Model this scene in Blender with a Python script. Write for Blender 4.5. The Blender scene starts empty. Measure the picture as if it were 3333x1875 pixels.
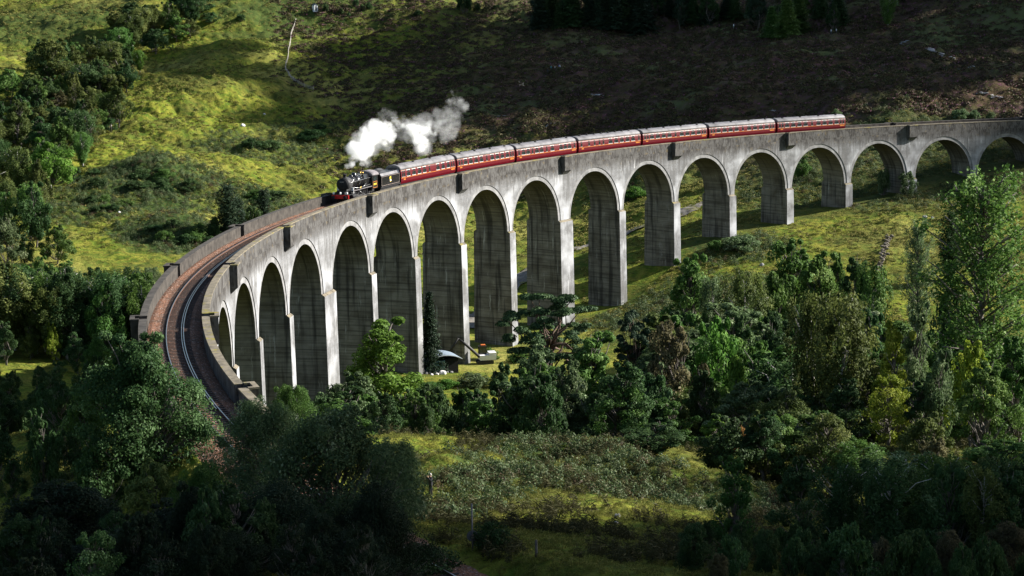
import bpy, math, random
import numpy as np
from mathutils import Vector, Matrix
R_ = math.radians
scene = bpy.context.scene
COL = scene.collection
# ---------------------------------------------------------------- camera
CAM = np.array([67.39, 289.33, 37.705]); YAW, PIT, ROL = -1.0284, -0.1595, -0.0158
FPX, IW, IH, PPY = 6557.0, 3333.0, 1875.0, 855.5          # focal length in pixels of the photograph, its size, principal row
_f = np.array([math.cos(YAW)*math.cos(PIT), math.sin(YAW)*math.cos(PIT), math.sin(PIT)])
_r0 = np.array([math.sin(YAW), -math.cos(YAW), 0.0]); _u0 = np.cross(_r0, _f)
CR = math.cos(ROL)*_r0 + math.sin(ROL)*_u0; CU = -math.sin(ROL)*_r0 + math.cos(ROL)*_u0; CF = _f
cam_d = bpy.data.cameras.new('camera'); cam = bpy.data.objects.new('camera', cam_d); COL.objects.link(cam)
cam_d.sensor_width = 36; cam_d.lens = 36*FPX/IW; cam_d.shift_y = (PPY-IH/2)/IW
cam_d.clip_start = 1; cam_d.clip_end = 20000
cam.matrix_world = Matrix(((CR[0], CU[0], -CF[0], CAM[0]), (CR[1], CU[1], -CF[1], CAM[1]), (CR[2], CU[2], -CF[2], CAM[2]), (0, 0, 0, 1)))
scene.camera = cam
# ---------------------------------------------------------------- sky, sun, exposure
SUN_AZ, SUN_EL = R_(227), R_(27)                            # direction TO the sun
w = bpy.data.worlds.new('World'); scene.world = w; w.use_nodes = True
nt = w.node_tree; bg = nt.nodes['Background']; sky = nt.nodes.new('ShaderNodeTexSky')
sky.sky_type = 'NISHITA'; sky.sun_disc = False; sky.sun_elevation = SUN_EL; sky.sun_rotation = math.pi/2 - SUN_AZ
nt.links.new(sky.outputs[0], bg.inputs[0]); bg.inputs[1].default_value = 0.06
sl = bpy.data.lights.new('sun', 'SUN'); sl.energy = 5.0; sl.angle = R_(0.5); sl.color = (1.0, 0.955, 0.89)
sun = bpy.data.objects.new('sun', sl); COL.objects.link(sun)
SD = np.array([math.cos(SUN_EL)*math.cos(SUN_AZ), math.cos(SUN_EL)*math.sin(SUN_AZ), math.sin(SUN_EL)])
sun.rotation_euler = Vector(SD).to_track_quat('Z', 'Y').to_euler()
scene.view_settings.view_transform = 'Standard'; scene.view_settings.look = 'None'
scene.view_settings.exposure = 1.36; scene.view_settings.gamma = 1; scene.view_settings.use_curve_mapping = False
try:
    scene.cycles.max_bounces = 16; scene.cycles.diffuse_bounces = 2; scene.cycles.transmission_bounces = 3
    scene.cycles.volume_bounces = 16; scene.cycles.volume_step_rate = 1.0; scene.cycles.use_denoising = True
except Exception: pass
# ---------------------------------------------------------------- helpers
def ray(px, py):
    d = CF + (px-IW/2)/FPX*CR - (py-PPY)/FPX*CU
    return d/math.hypot(d[0], d[1])                         # unit horizontal length
def project(p):
    d = np.asarray(p) - CAM; z = d@CF
    return IW/2 + FPX*(d@CR)/z, PPY - FPX*(d@CU)/z
def at(px, py, h): return CAM + ray(px, py)*h
def tag(o, label=None, cat=None, group=None, kind=None):
    if label: o['label'] = label
    if cat: o['category'] = cat
    if group: o['group'] = group
    if kind: o['kind'] = kind
    return o
def empty(name, loc=(0, 0, 0), rot=(0, 0, 0)):
    o = bpy.data.objects.new(name, None); o.empty_display_size = .5; COL.objects.link(o)
    o.location = loc; o.rotation_euler = rot; return o
def link(name, me, parent=None, loc=None):
    o = bpy.data.objects.new(name, me); COL.objects.link(o)
    if parent: o.parent = parent
    if loc is not None: o.location = loc
    return o
class MB:
    """collects polygons; build() links them as ONE mesh object"""
    def __init__(s): s.v = []; s.f = []; s.m = []; s.uv = []; s.sm = []
    def face(s, pts, m=0, uv=None, smooth=False):
        i = len(s.v); s.v += [tuple(float(c) for c in p) for p in pts]; s.f.append(tuple(range(i, i+len(pts)))); s.m.append(m); s.sm.append(smooth)
        s.uv.append(uv if uv else [(0, 0)]*len(pts))
    def box(s, x0, x1, y0, y1, z0, z1, m=0, f=None):
        P = [(x0, y0, z0), (x1, y0, z0), (x1, y1, z0), (x0, y1, z0), (x0, y0, z1), (x1, y0, z1), (x1, y1, z1), (x0, y1, z1)]
        if f: P = [f(p) for p in P]
        for q in ((0, 3, 2, 1), (4, 5, 6, 7), (0, 1, 5, 4), (1, 2, 6, 5), (2, 3, 7, 6), (3, 0, 4, 7)): s.face([P[k] for k in q], m)
    def loft(s, rings, m=0, caps=True, smooth=True):
        n = len(rings[0]); i = len(s.v)
        for r in rings: s.v += [tuple(float(c) for c in p) for p in r]
        for a in range(len(rings)-1):
            for b in range(n):
                c = (b+1) % n; s.f.append((i+a*n+b, i+a*n+c, i+(a+1)*n+c, i+(a+1)*n+b)); s.m.append(m); s.uv.append([(0, 0)]*4); s.sm.append(smooth)
        if caps:
            s.f.append(tuple(i+b for b in reversed(range(n)))); s.m.append(m); s.uv.append([(0, 0)]*n); s.sm.append(False)
            s.f.append(tuple(i+(len(rings)-1)*n+b for b in range(n))); s.m.append(m); s.uv.append([(0, 0)]*n); s.sm.append(False)
    def cyl(s, p0, p1, r0, r1=None, n=12, m=0, caps=True, smooth=True):
        p0, p1 = Vector(p0), Vector(p1); r1 = r0 if r1 is None else r1
        d = (p1-p0).normalized(); a = d.orthogonal().normalized(); b = d.cross(a)
        s.loft([[p+(a*math.cos(t*2*math.pi/n)+b*math.sin(t*2*math.pi/n))*r for t in range(n)] for p, r in ((p0, r0), (p1, r1))], m, caps, smooth)
    def tube(s, pts, rad, n=6, m=0):
        rings = []; pts = [Vector(p) for p in pts]
        for k, p in enumerate(pts):
            d = (pts[min(k+1, len(pts)-1)]-pts[max(k-1, 0)]).normalized(); a = d.orthogonal().normalized() if k == 0 else (a-d*a.dot(d)).normalized(); b = d.cross(a)
            r = rad[k] if hasattr(rad, '__len__') else rad
            rings.append([p+(a*math.cos(t*2*math.pi/n)+b*math.sin(t*2*math.pi/n))*r for t in range(n)])
        s.loft(rings, m)
    def mesh(s, name, mats):
        me = bpy.data.meshes.new(name); me.from_pydata(s.v, [], s.f)
        for x in (mats if isinstance(mats, (list, tuple)) else [mats]): me.materials.append(x)
        me.polygons.foreach_set('material_index', s.m); me.polygons.foreach_set('use_smooth', s.sm)
        uv = me.uv_layers.new(name='UVMap'); uv.data.foreach_set('uv', [c for f in s.uv for p in f for c in p]); me.update(); return me
    def build(s, name, mats, parent=None, loc=None): return link(name, s.mesh(name, mats), parent, loc)
# ---------------------------------------------------------------- noise (2-D gradient noise, numpy)
_rg = np.random.default_rng(7); _PERM = _rg.permutation(512); _PERM = np.concatenate([_PERM, _PERM]); _ANG = _rg.uniform(0, 2*np.pi, 512)
def gnoise(x, y):
    xi = np.floor(x).astype(np.int64); yi = np.floor(y).astype(np.int64); fx = x-xi; fy = y-yi
    def g(ix, iy, dx, dy):
        a = _ANG[_PERM[_PERM[ix & 511]+(iy & 511)]]; return np.cos(a)*dx+np.sin(a)*dy
    u = fx*fx*fx*(fx*(fx*6-15)+10); v = fy*fy*fy*(fy*(fy*6-15)+10)
    a = g(xi, yi, fx, fy); b = g(xi+1, yi, fx-1, fy); c = g(xi, yi+1, fx, fy-1); d = g(xi+1, yi+1, fx-1, fy-1)
    return (a+(b-a)*u+(c-a)*v+(a-b-c+d)*u*v)*1.4
def fbm(x, y, sc, oc=4, off=0.):
    t = 0; A = 1; s = 1/sc
    for k in range(oc): t = t+A*gnoise(x*s+17.3*k+off, y*s-9.1*k+off); A *= .5; s *= 2.03
    return t
def sstep(a, b, x): t = np.clip((x-a)/(b-a), 0, 1); return t*t*(3-2*t)
# ---------------------------------------------------------------- railway geometry: s runs along the curve away from the camera
RAD, GRADE, PITCH = 240.0, -0.0229, 17.175
WO, WI, HP, CROWN = 3.05, 2.45, 1.09, -2.32
def V(s, r, z): t = -s/RAD; return ((RAD+r)*math.cos(t), (RAD+r)*math.sin(t), z+GRADE*s)
def s_arch(k): return (k-9)*PITCH - (3.19 if k <= 4 else 0) + (2.14 if k >= 10 else 0) + (1.1 if k >= 16 else 0)
K0, K1 = -2, 18
# ---------------------------------------------------------------- terrain
_ctl = []
def _cp(px, *pairs):
    for py, z in pairs:
        d = ray(px, py); h = (z-CAM[2])/d[2]; _ctl.append((CAM[0]+d[0]*h, CAM[1]+d[1]*h, z))
for off in (0, -700):
    _cp(0+off, (-40, 20), (0, 15), (100, 9), (200, 3), (300, -3), (400, -9), (500, -13), (600, -17), (700, -20), (900, -23), (1100, -23), (1250, -20), (1420, -10), (1560, -6), (1800, -1))
_cp(500, (-40, 21), (0, 15), (100, 9), (200, 0), (280, -6), (400, -10), (500, -14), (600, -18), (700, -20), (800, -22), (950, -22))
_cp(540, (1545, 1)); _cp(500, (1800, 5)); _cp(900, (1800, 6.8))
_cp(1000, (-40, 21), (0, 15), (100, 7), (200, -1), (300, -7), (400, -13), (500, -18), (600, -21), (640, -22))
_cp(1666, (-40, 20), (0, 14), (100, 6), (200, 0), (300, -5), (400, -9.5), (480, -14), (560, -19), (650, -23), (750, -26))
_cp(1500, (1450, -9), (1550, -5.5), (1650, -2), (1740, 3))
_cp(1850, (1440, -9.5), (1550, -5.5), (1650, -2), (1750, 2))
_cp(2200, (-40, 19), (0, 13), (100, 6), (200, 1), (300, -3), (400, -7.5), (480, -11.5), (560, -16), (650, -19.5), (780, -22), (864, -22.9), (1000, -26), (1530, -9), (1640, -6), (1780, 0))
_cp(2700, (-40, 19), (0, 13), (100, 7), (200, 2), (300, -2), (400, -6), (480, -10), (560, -14), (640, -16.5), (720, -18.5), (850, -22), (1000, -25), (1200, -27), (1560, -11), (1720, -4))
for off in (0, 700):
    _cp(3333+off, (-40, 20), (0, 13), (100, 8), (200, 4), (300, 0), (380, -4), (450, -8), (560, -13), (650, -16), (750, -19), (900, -23), (1100, -26), (1520, -11), (1750, -3))
def _pol(px, h, z): d = ray(px, 900); _ctl.append((CAM[0]+d[0]*h, CAM[1]+d[1]*h, z))
for px in (1100, 1600, 2200, 2800, 3333): _pol(px, 206, -15); _pol(px, 228, -24.5); _pol(px, 262, -27.5)
for px in (-700, 200, 1000, 1800, 2600, 3333, 4000): _pol(px, 15, 30); _pol(px, 50, 17.5); _pol(px, 82, 9)
for px in (-700, 300, 1300, 2300, 3333, 4000): _pol(px, 1150, 48); _pol(px, 1500, 105); _pol(px, 2300, 260); _pol(px, 5000, 420)
for s, z in ((-205, 0), (-184, -4), (-166, -9), (-150, -12), (-132, -16), (-115, -20), (-98, -23), (-79, -25), (-60, -26), (-43, -26.5), (-26, -28.7), (-8.6, -28.9), (9.7, -28.8), (28, -28.5), (45, -22.9), (62, -19.5), (79, -19.1), (97, -17.2), (114, -15.5), (132, -13.5), (150, -11), (175, -6), (200, -4.5)):
    t = -s/RAD; _ctl.append((RAD*math.cos(t), RAD*math.sin(t), z))
for s, r, z in ((-160, -35, -20), (-125, -40, -25), (-190, -30, -10), (-150, 30, -18), (-110, 30, -23), (-70, 30, -24), (-185, 25, -9), (-205, 35, -6)):
    t = -s/RAD; _ctl.append(((RAD+r)*math.cos(t), (RAD+r)*math.sin(t), z))
_ctl = np.array(_ctl)
def _lp(x, y):
    dx = x-CAM[0]; dy = y-CAM[1]; h = np.maximum(np.hypot(dx, dy), 12.)
    a = np.arctan2(dy, dx)-YAW; a = (a+np.pi) % (2*np.pi)-np.pi
    return a, h
def _uv(x, y): a, h = _lp(x, y); return np.stack([np.clip(a, -.75, .75)*3.0, np.log(h/300.)*3.0], -1)
def _tk(d2): return np.where(d2 > 1e-12, d2*np.log(np.maximum(d2, 1e-12)), 0)*.5
_cu = _uv(_ctl[:, 0], _ctl[:, 1]); _n = len(_cu)
_A = np.zeros((_n+3, _n+3)); _A[:_n, :_n] = _tk(((_cu[:, None]-_cu[None])**2).sum(-1))+np.eye(_n)*.004
_A[:_n, _n] = 1; _A[:_n, _n+1:] = _cu; _A[_n, :_n] = 1; _A[_n+1:, :_n] = _cu.T
_W = np.linalg.solve(_A, np.concatenate([_ctl[:, 2], np.zeros(3)]))
_mounds = []
def mound(px, py, z, ht, r1, r2=None, rot=0.):
    d = ray(px, py); h = (z-CAM[2])/d[2]; _mounds.append((CAM[0]+d[0]*h, CAM[1]+d[1]*h, ht, r1, r2 or r1, rot))
mound(530, 590, -17, 4.5, 17, 15); mound(580, 755, -21, 4.0, 11, 13); mound(300, 660, -19, 2.5, 14, 16); mound(880, 490, -17, 3.0, 26, 16); mound(800, 350, -9, 4, 40, 22)
mound(720, 230, -2, 6, 50, 26); mound(540, 330, -7, 3, 30, 18); mound(1000, 430, -14, 2.5, 22, 20); mound(2640, 650, -17.5, -2.0, 9, 14); mound(2070, 600, -19, 2, 10, 10)
mound(2480, 250, 1, 4, 40, 20); mound(2900, 330, -1, 3.5, 30, 16)
for _q in ((1650, 1475, 4.5), (1760, 1470, 5), (1880, 1465, 5.5), (1990, 1480, 5), (2080, 1500, 5), (1690, 1545, 4.5), (1800, 1558, 5), (1910, 1575, 5), (2040, 1600, 5), (2170, 1625, 6), (2300, 1645, 7), (2420, 1650, 6), (1520, 1570, 4.5), (1600, 1612, 4), (1500, 1662, 4), (1430, 1690, 4), (1960, 1530, 4), (1580, 1520, 3.5)): mound(_q[0], _q[1], -6.5, 1.7 if _q[0] > 1560 else .7, _q[2]*.9, _q[2]*.45)
mound(470, 190, 0, -6, 24, 40, .4); mound(250, 330, -4, -4, 30, 60, .3)
def rail_z(s): return GRADE*s
def zfun(x, y, detail=True):
    x = np.asarray(x, float); y = np.asarray(y, float); sh = x.shape; x = x.ravel(); y = y.ravel()
    out = np.empty_like(x)
    for i in range(0, len(x), 20000):
        X = x[i:i+20000]; Y = y[i:i+20000]; u = _uv(X, Y)
        z = _tk(((u[:, None]-_cu[None])**2).sum(-1))@_W[:_n]+_W[_n]+u@_W[_n+1:]
        for mx, my, ht, r1, r2, rot in _mounds:
            dx = X-mx; dy = Y-my; a = YAW+rot; du = dx*math.cos(a)+dy*math.sin(a); dv = -dx*math.sin(a)+dy*math.cos(a)
            z += ht*np.exp(-(du/r1)**2-(dv/r2)**2)
        a, h = _lp(X, Y); far = sstep(330, 520, h); rr = np.hypot(X, Y)-RAD; ss = -np.arctan2(Y, X)*RAD
        calm = 1-.85*np.exp(-(rr/9)**2)*(ss < 185)*(ss > -330)
        if detail:
            z += calm*(fbm(X, Y, 55, 3)*(.5+2.9*far) + (.28+.75*far)*np.abs(fbm(X, Y, 14, 3, 5.))*1.6 + (.22+.55*far)*np.abs(fbm(X, Y, 3.3, 3, 9.)))
        # the railway formation beyond the viaduct
        on = sstep(-196, -204, ss)*(np.abs(rr) < 60)+sstep(181, 188, ss)*(np.abs(rr) < 60)
        tz = GRADE*ss-.5; slope = np.maximum(np.abs(rr)-3.3, 0)/1.6
        zz = np.clip(z, tz-slope, tz+slope); z = np.where(on > 0, z+(zz-z)*np.clip(on, 0, 1), z)
        out[i:i+20000] = z
    return out.reshape(sh)
def gz(x, y): return float(zfun(np.array([x]), np.array([y]))[0])
def hit(px, py, h0=90, h1=1300):
    """where the line of sight through a pixel meets the ground"""
    d = ray(px, py); hs = np.concatenate([np.arange(h0, 420, .7), np.arange(420, h1, 1.5)])
    z = zfun(CAM[0]+d[0]*hs, CAM[1]+d[1]*hs); b = np.nonzero(CAM[2]+d[2]*hs <= z)[0]
    h = hs[b[0]] if len(b) else h1
    p = CAM+d*h; return np.array([p[0], p[1], gz(p[0], p[1])]), h
# ---------------------------------------------------------------- node helper and materials
class N:
    def __init__(s, name):
        s.m = bpy.data.materials.new(name); s.m.use_nodes = True; s.t = s.m.node_tree; s.t.nodes.clear()
        s.out = s.n('ShaderNodeOutputMaterial')
    def n(s, t, **kw):
        x = s.t.nodes.new(t)
        for k, v in kw.items():
            if k[0] == 'i' and k[1:].isdigit(): s.set(x.inputs[int(k[1:])], v)
            else: setattr(x, k, v)
        return x
    def set(s, inp, v):
        if isinstance(v, bpy.types.NodeSocket): s.t.links.new(v, inp)
        elif isinstance(v, bpy.types.Node): s.t.links.new(v.outputs[0], inp)
        else:
            try: inp.default_value = v
            except Exception: inp.default_value = (*v, 1) if len(v) == 3 else v
    def math(s, op, a, b=0., c=0.): 
        x = s.n('ShaderNodeMath', operation=op); s.set(x.inputs[0], a); s.set(x.inputs[1], b); s.set(x.inputs[2], c); return x.outputs[0]
    def ramp(s, v, lo, hi, a=0., b=1.):
        x = s.n('ShaderNodeMapRange'); x.clamp = True
        for k, q in enumerate((v, lo, hi, a, b)): s.set(x.inputs[k], q)
        return x.outputs[0]
    def noise(s, vec, sc, det=4, rough=.55):
        x = s.n('ShaderNodeTexNoise'); s.set(x.inputs['Vector'], vec); x.inputs['Scale'].default_value = sc; x.inputs['Detail'].default_value = det; x.inputs['Roughness'].default_value = rough; return x.outputs[0]
    def scale(s, vec, v): x = s.n('ShaderNodeMapping'); s.set(x.inputs[0], vec); x.inputs['Scale'].default_value = v; return x.outputs[0]
    def mix(s, f, a, b):
        x = s.n('ShaderNodeMix', data_type='RGBA'); s.set(x.inputs[0], f); s.set(x.inputs[6], a if not isinstance(a, tuple) else (*a, 1)); s.set(x.inputs[7], b if not isinstance(b, tuple) else (*b, 1)); return x.outputs[2]
    def bsdf(s, col, rough=.8, metal=0., spec=.3, bump=None, bs=.3, bd=.1):
        p = s.n('ShaderNodeBsdfPrincipled'); s.set(p.inputs['Base Color'], col if not isinstance(col, tuple) else (*col, 1)); s.set(p.inputs['Roughness'], rough); s.set(p.inputs['Metallic'], metal); s.set(p.inputs['Specular IOR Level'], spec)
        if bump is not None:
            b = s.n('ShaderNodeBump'); b.inputs['Strength'].default_value = bs; b.inputs['Distance'].default_value = bd; s.set(b.inputs['Height'], bump); s.set(p.inputs['Normal'], b.outputs[0])
        s.t.links.new(p.outputs[0], s.out.inputs[0]); return s.m
def plain(name, col, rough=.7, metal=0., spec=.3, var=.15, sc=3.):
    k = N(name); t = k.n('ShaderNodeTexCoord').outputs['Object']; n = k.noise(t, sc, 4)
    c = k.mix(k.ramp(n, .3, .7), tuple(x*(1-var) for x in col), tuple(min(1, x*(1+var)) for x in col)); return k.bsdf(c, rough, metal, spec)
def concrete():
    k = N('weathered_concrete'); uv = k.n('ShaderNodeUVMap').outputs[0]; sp = k.n('ShaderNodeSeparateXYZ'); k.set(sp.inputs[0], uv); u, v = sp.outputs[0], sp.outputs[1]
    big = k.noise(uv, .35, 5); c = k.mix(k.ramp(big, .3, .7), (.108, .109, .111), (.262, .266, .273))
    fine = k.noise(uv, 3.5, 5, .7); c = k.mix(k.math('MULTIPLY', k.ramp(fine, .46, .62), .7), c, (.10, .097, .09))
    c = k.mix(k.math('MULTIPLY', k.ramp(k.noise(uv, .6, 5, .7), .48, .64), .6), c, (.085, .083, .08))
    # horizontal shuttering lifts
    lift = k.math('FRACT', k.math('DIVIDE', k.math('ADD', v, k.math('MULTIPLY', big, .05)), .62)); ln = k.ramp(k.math('ABSOLUTE', k.math('SUBTRACT', lift, .5)), .42, .5)
    brk = k.ramp(k.noise(k.scale(uv, (.5, 1.6, 1)), 1., 3), .45, .62); c = k.mix(k.math('MULTIPLY', k.math('MULTIPLY', ln, brk), .45), c, (.07, .068, .065))
    lb = k.noise(k.scale(uv, (.12, 4.5, 1)), 1., 3); c = k.mix(k.math('MULTIPLY', k.ramp(lb, .5, .72), .45), c, (.16, .15, .14))
    # run-off stains, dark and lime white
    st = k.noise(k.scale(uv, (1.5, .10, 1)), 1., 4); c = k.mix(k.math('MULTIPLY', k.ramp(st, .49, .62), .65), c, (.085, .082, .076))
    ws = k.noise(k.scale(uv, (2.3, .16, 1)), 1.3, 4, .6); wm = k.math('MULTIPLY', k.ramp(ws, .60, .66), k.ramp(k.noise(uv, .22, 2), .42, .58)); c = k.mix(k.math('MULTIPLY', wm, .8), c, (.58, .58, .575))
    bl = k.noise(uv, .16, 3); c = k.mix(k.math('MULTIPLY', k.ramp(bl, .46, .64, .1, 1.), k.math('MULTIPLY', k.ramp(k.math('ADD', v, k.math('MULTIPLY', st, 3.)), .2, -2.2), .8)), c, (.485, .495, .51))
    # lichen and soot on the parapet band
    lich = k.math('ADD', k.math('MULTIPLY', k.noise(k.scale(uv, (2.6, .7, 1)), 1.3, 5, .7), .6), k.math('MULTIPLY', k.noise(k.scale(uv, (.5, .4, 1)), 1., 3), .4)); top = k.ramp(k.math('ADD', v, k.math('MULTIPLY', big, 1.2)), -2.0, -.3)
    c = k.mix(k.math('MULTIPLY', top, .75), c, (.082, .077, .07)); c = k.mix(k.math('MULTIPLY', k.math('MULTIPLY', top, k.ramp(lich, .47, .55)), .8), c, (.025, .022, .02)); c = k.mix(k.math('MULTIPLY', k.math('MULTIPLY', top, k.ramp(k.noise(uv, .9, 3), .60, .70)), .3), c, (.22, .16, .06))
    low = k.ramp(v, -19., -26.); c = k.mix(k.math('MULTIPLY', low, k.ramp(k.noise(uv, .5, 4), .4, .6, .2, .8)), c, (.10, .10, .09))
    h = k.math('ADD', k.math('MULTIPLY', ln, -.6), fine); return k.bsdf(c, .9, 0, .15, h, .35, .04)
def soffit_concrete(name, f):  # stained concrete, its colour also darkened for the shade under the arches
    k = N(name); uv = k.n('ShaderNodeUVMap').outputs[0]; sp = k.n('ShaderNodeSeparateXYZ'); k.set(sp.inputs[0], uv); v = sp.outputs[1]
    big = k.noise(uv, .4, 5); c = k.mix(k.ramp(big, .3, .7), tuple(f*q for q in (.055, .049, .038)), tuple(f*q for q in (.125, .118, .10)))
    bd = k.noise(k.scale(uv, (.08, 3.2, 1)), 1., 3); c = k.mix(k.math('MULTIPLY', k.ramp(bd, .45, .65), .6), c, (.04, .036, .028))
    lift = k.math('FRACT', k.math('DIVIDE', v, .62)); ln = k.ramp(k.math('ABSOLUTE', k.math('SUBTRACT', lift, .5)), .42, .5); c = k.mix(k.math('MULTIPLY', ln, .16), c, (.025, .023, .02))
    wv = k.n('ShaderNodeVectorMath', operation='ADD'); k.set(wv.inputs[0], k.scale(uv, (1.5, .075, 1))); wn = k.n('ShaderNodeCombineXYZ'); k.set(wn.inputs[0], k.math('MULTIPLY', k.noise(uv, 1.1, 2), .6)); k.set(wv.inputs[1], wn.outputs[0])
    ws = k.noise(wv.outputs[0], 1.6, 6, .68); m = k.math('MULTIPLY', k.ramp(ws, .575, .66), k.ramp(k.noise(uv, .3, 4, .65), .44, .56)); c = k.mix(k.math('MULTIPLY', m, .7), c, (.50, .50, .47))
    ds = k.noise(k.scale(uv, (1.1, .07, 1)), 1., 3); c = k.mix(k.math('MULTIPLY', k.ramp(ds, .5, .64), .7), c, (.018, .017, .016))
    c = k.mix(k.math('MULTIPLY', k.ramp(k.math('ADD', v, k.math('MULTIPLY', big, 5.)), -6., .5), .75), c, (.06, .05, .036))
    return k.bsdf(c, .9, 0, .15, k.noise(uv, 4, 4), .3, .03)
M = {}
M['conc'] = concrete(); M['soff'] = soffit_concrete('stained_shaded_arch_concrete', 2.0); M['pside'] = soffit_concrete('shuttered_pier_concrete', 2.1)
def coping():
    k = N('lichened_coping'); t = k.n('ShaderNodeTexCoord').outputs['Object']; n = k.noise(t, 1.1, 5, .7)
    c = k.mix(k.ramp(n, .35, .6), (.10, .09, .07), (.22, .19, .14)); c = k.mix(k.ramp(k.noise(t, .5, 4, .7), .57, .68), c, (.22, .19, .045)); return k.bsdf(c, .95, 0, .1, n, .4, .05)
M['cope'] = coping()
def ballast():
    k = N('brown_ballast'); t = k.n('ShaderNodeTexCoord').outputs['Object']; vo = k.n('ShaderNodeTexVoronoi'); k.set(vo.inputs['Vector'], t); vo.inputs['Scale'].default_value = 9.
    cs = k.n('ShaderNodeSeparateColor'); k.set(cs.inputs[0], vo.outputs['Color']); c = k.mix(cs.outputs[0], (.10, .048, .027), (.34, .165, .10))
    c = k.mix(k.ramp(k.noise(t, .8, 4), .42, .66, 0, .8), c, (.10, .065, .045)); c = k.mix(k.ramp(cs.outputs[1], .9, .95), c, (.42, .33, .28)); return k.bsdf(c, .9, 0, .2, vo.outputs['Distance'], 1., .12)
M['ballast'] = ballast()
M['rail'] = plain('polished_rail', (.46, .45, .44), .33, 1., .5, .1); M['railside'] = plain('rusty_rail_web', (.10, .05, .03), .8)
M['sleeper'] = plain('dark_sleeper', (.03, .022, .018), .85, var=.5, sc=2.)
M['red'] = plain('crimson_coach_paint', (.10, .003, .008), .33, 0, .5, .1, .8); M['gold'] = plain('orange_lining', (.50, .17, .02), .55)
M['roof'] = plain('grey_coach_roof', (.145, .14, .145), .65, 0, .3, .4, .7); M['black'] = plain('matt_black', (.012, .012, .013), .75); M['white'] = plain('white_paint', (.80, .80, .78), .5, var=.04)
M['glass'] = plain('dark_window_glass', (.02, .028, .028), .08, 0, .8, .5, 1.5); M['gloss'] = plain('gloss_black_paint', (.010, .010, .011), .22, 0, .6); M['smoke'] = plain('smokebox_grey', (.035, .035, .036), .6)
M['beam'] = plain('red_buffer_beam', (.50, .015, .012), .5); M['steel'] = plain('bright_steel', (.5, .5, .5), .35, 1.); M['brass'] = plain('brass', (.55, .36, .10), .35, 1.); M['coal'] = plain('coal', (.012, .012, .013), .5, 0, .5, .6, 9.)
M['cabroof'] = plain('cab_roof_grey', (.16, .145, .15), .55); M['yellow'] = plain('yellow_paint', (.75, .55, .05), .5)
def leafmat(name, c1, c2, c3=None, tr=.35, hi=.12):
    k = N(name); a = k.n('ShaderNodeAttribute'); a.attribute_name = 'tint'; oi = k.n('ShaderNodeObjectInfo'); t = a.outputs['Fac']
    c = k.mix(k.ramp(t, 0, 1), c1, c2)
    if c3: c = k.mix(k.ramp(t, .86, .98), c, c3)
    h = k.n('ShaderNodeHueSaturation'); k.set(h.inputs['Hue'], k.ramp(oi.outputs['Random'], 0, 1, .485, .515)); k.set(h.inputs['Saturation'], .95); k.set(h.inputs['Value'], k.ramp(k.math('FRACT', k.math('MULTIPLY', oi.outputs['Random'], 7.3)), 0, 1, .75, 1.2)); k.set(h.inputs['Color'], c)
    p = k.n('ShaderNodeBsdfPrincipled'); k.set(p.inputs['Base Color'], h.outputs[0]); p.inputs['Roughness'].default_value = .65; p.inputs['Specular IOR Level'].default_value = hi
    q = k.n('ShaderNodeBsdfTranslucent'); k.set(q.inputs[0], h.outputs[0]); x = k.n('ShaderNodeMixShader'); x.inputs[0].default_value = tr; k.set(x.inputs[1], p.outputs[0]); k.set(x.inputs[2], q.outputs[0]); k.t.links.new(x.outputs[0], k.out.inputs[0]); return k.m
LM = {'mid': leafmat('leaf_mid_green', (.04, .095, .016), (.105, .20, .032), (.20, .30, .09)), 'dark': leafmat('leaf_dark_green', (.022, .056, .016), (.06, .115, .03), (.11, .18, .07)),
      'bright': leafmat('leaf_bright_green', (.06, .14, .015), (.13, .27, .026), (.22, .36, .07)), 'yellow': leafmat('leaf_yellow_green', (.13, .18, .010), (.27, .33, .018), (.36, .38, .04)),
      'olive': leafmat('leaf_olive', (.055, .082, .018), (.125, .16, .034), (.18, .21, .055)), 'brown': leafmat('leaf_turning_brown', (.07, .065, .028), (.15, .14, .06), (.20, .18, .08)),
      'grey': leafmat('leaf_grey_green', (.05, .09, .032), (.125, .19, .07), (.27, .34, .18)), 'needle': leafmat('needle_dark', (.012, .028, .014), (.03, .058, .026), (.05, .085, .04), .12), 'pine': leafmat('needle_pine', (.026, .058, .02), (.06, .11, .035), (.10, .16, .06), .15),
      'rust': leafmat('leaf_rust', (.14, .07, .02), (.28, .15, .03), (.34, .2, .05))}
M['bark'] = plain('grey_bark', (.12, .105, .09), .9, var=.5, sc=2.); M['palebark'] = plain('pale_birch_bark', (.38, .36, .33), .8, var=.4, sc=3.); M['pinebark'] = plain('reddish_pine_bark', (.11, .075, .055), .9, var=.4)
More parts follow.
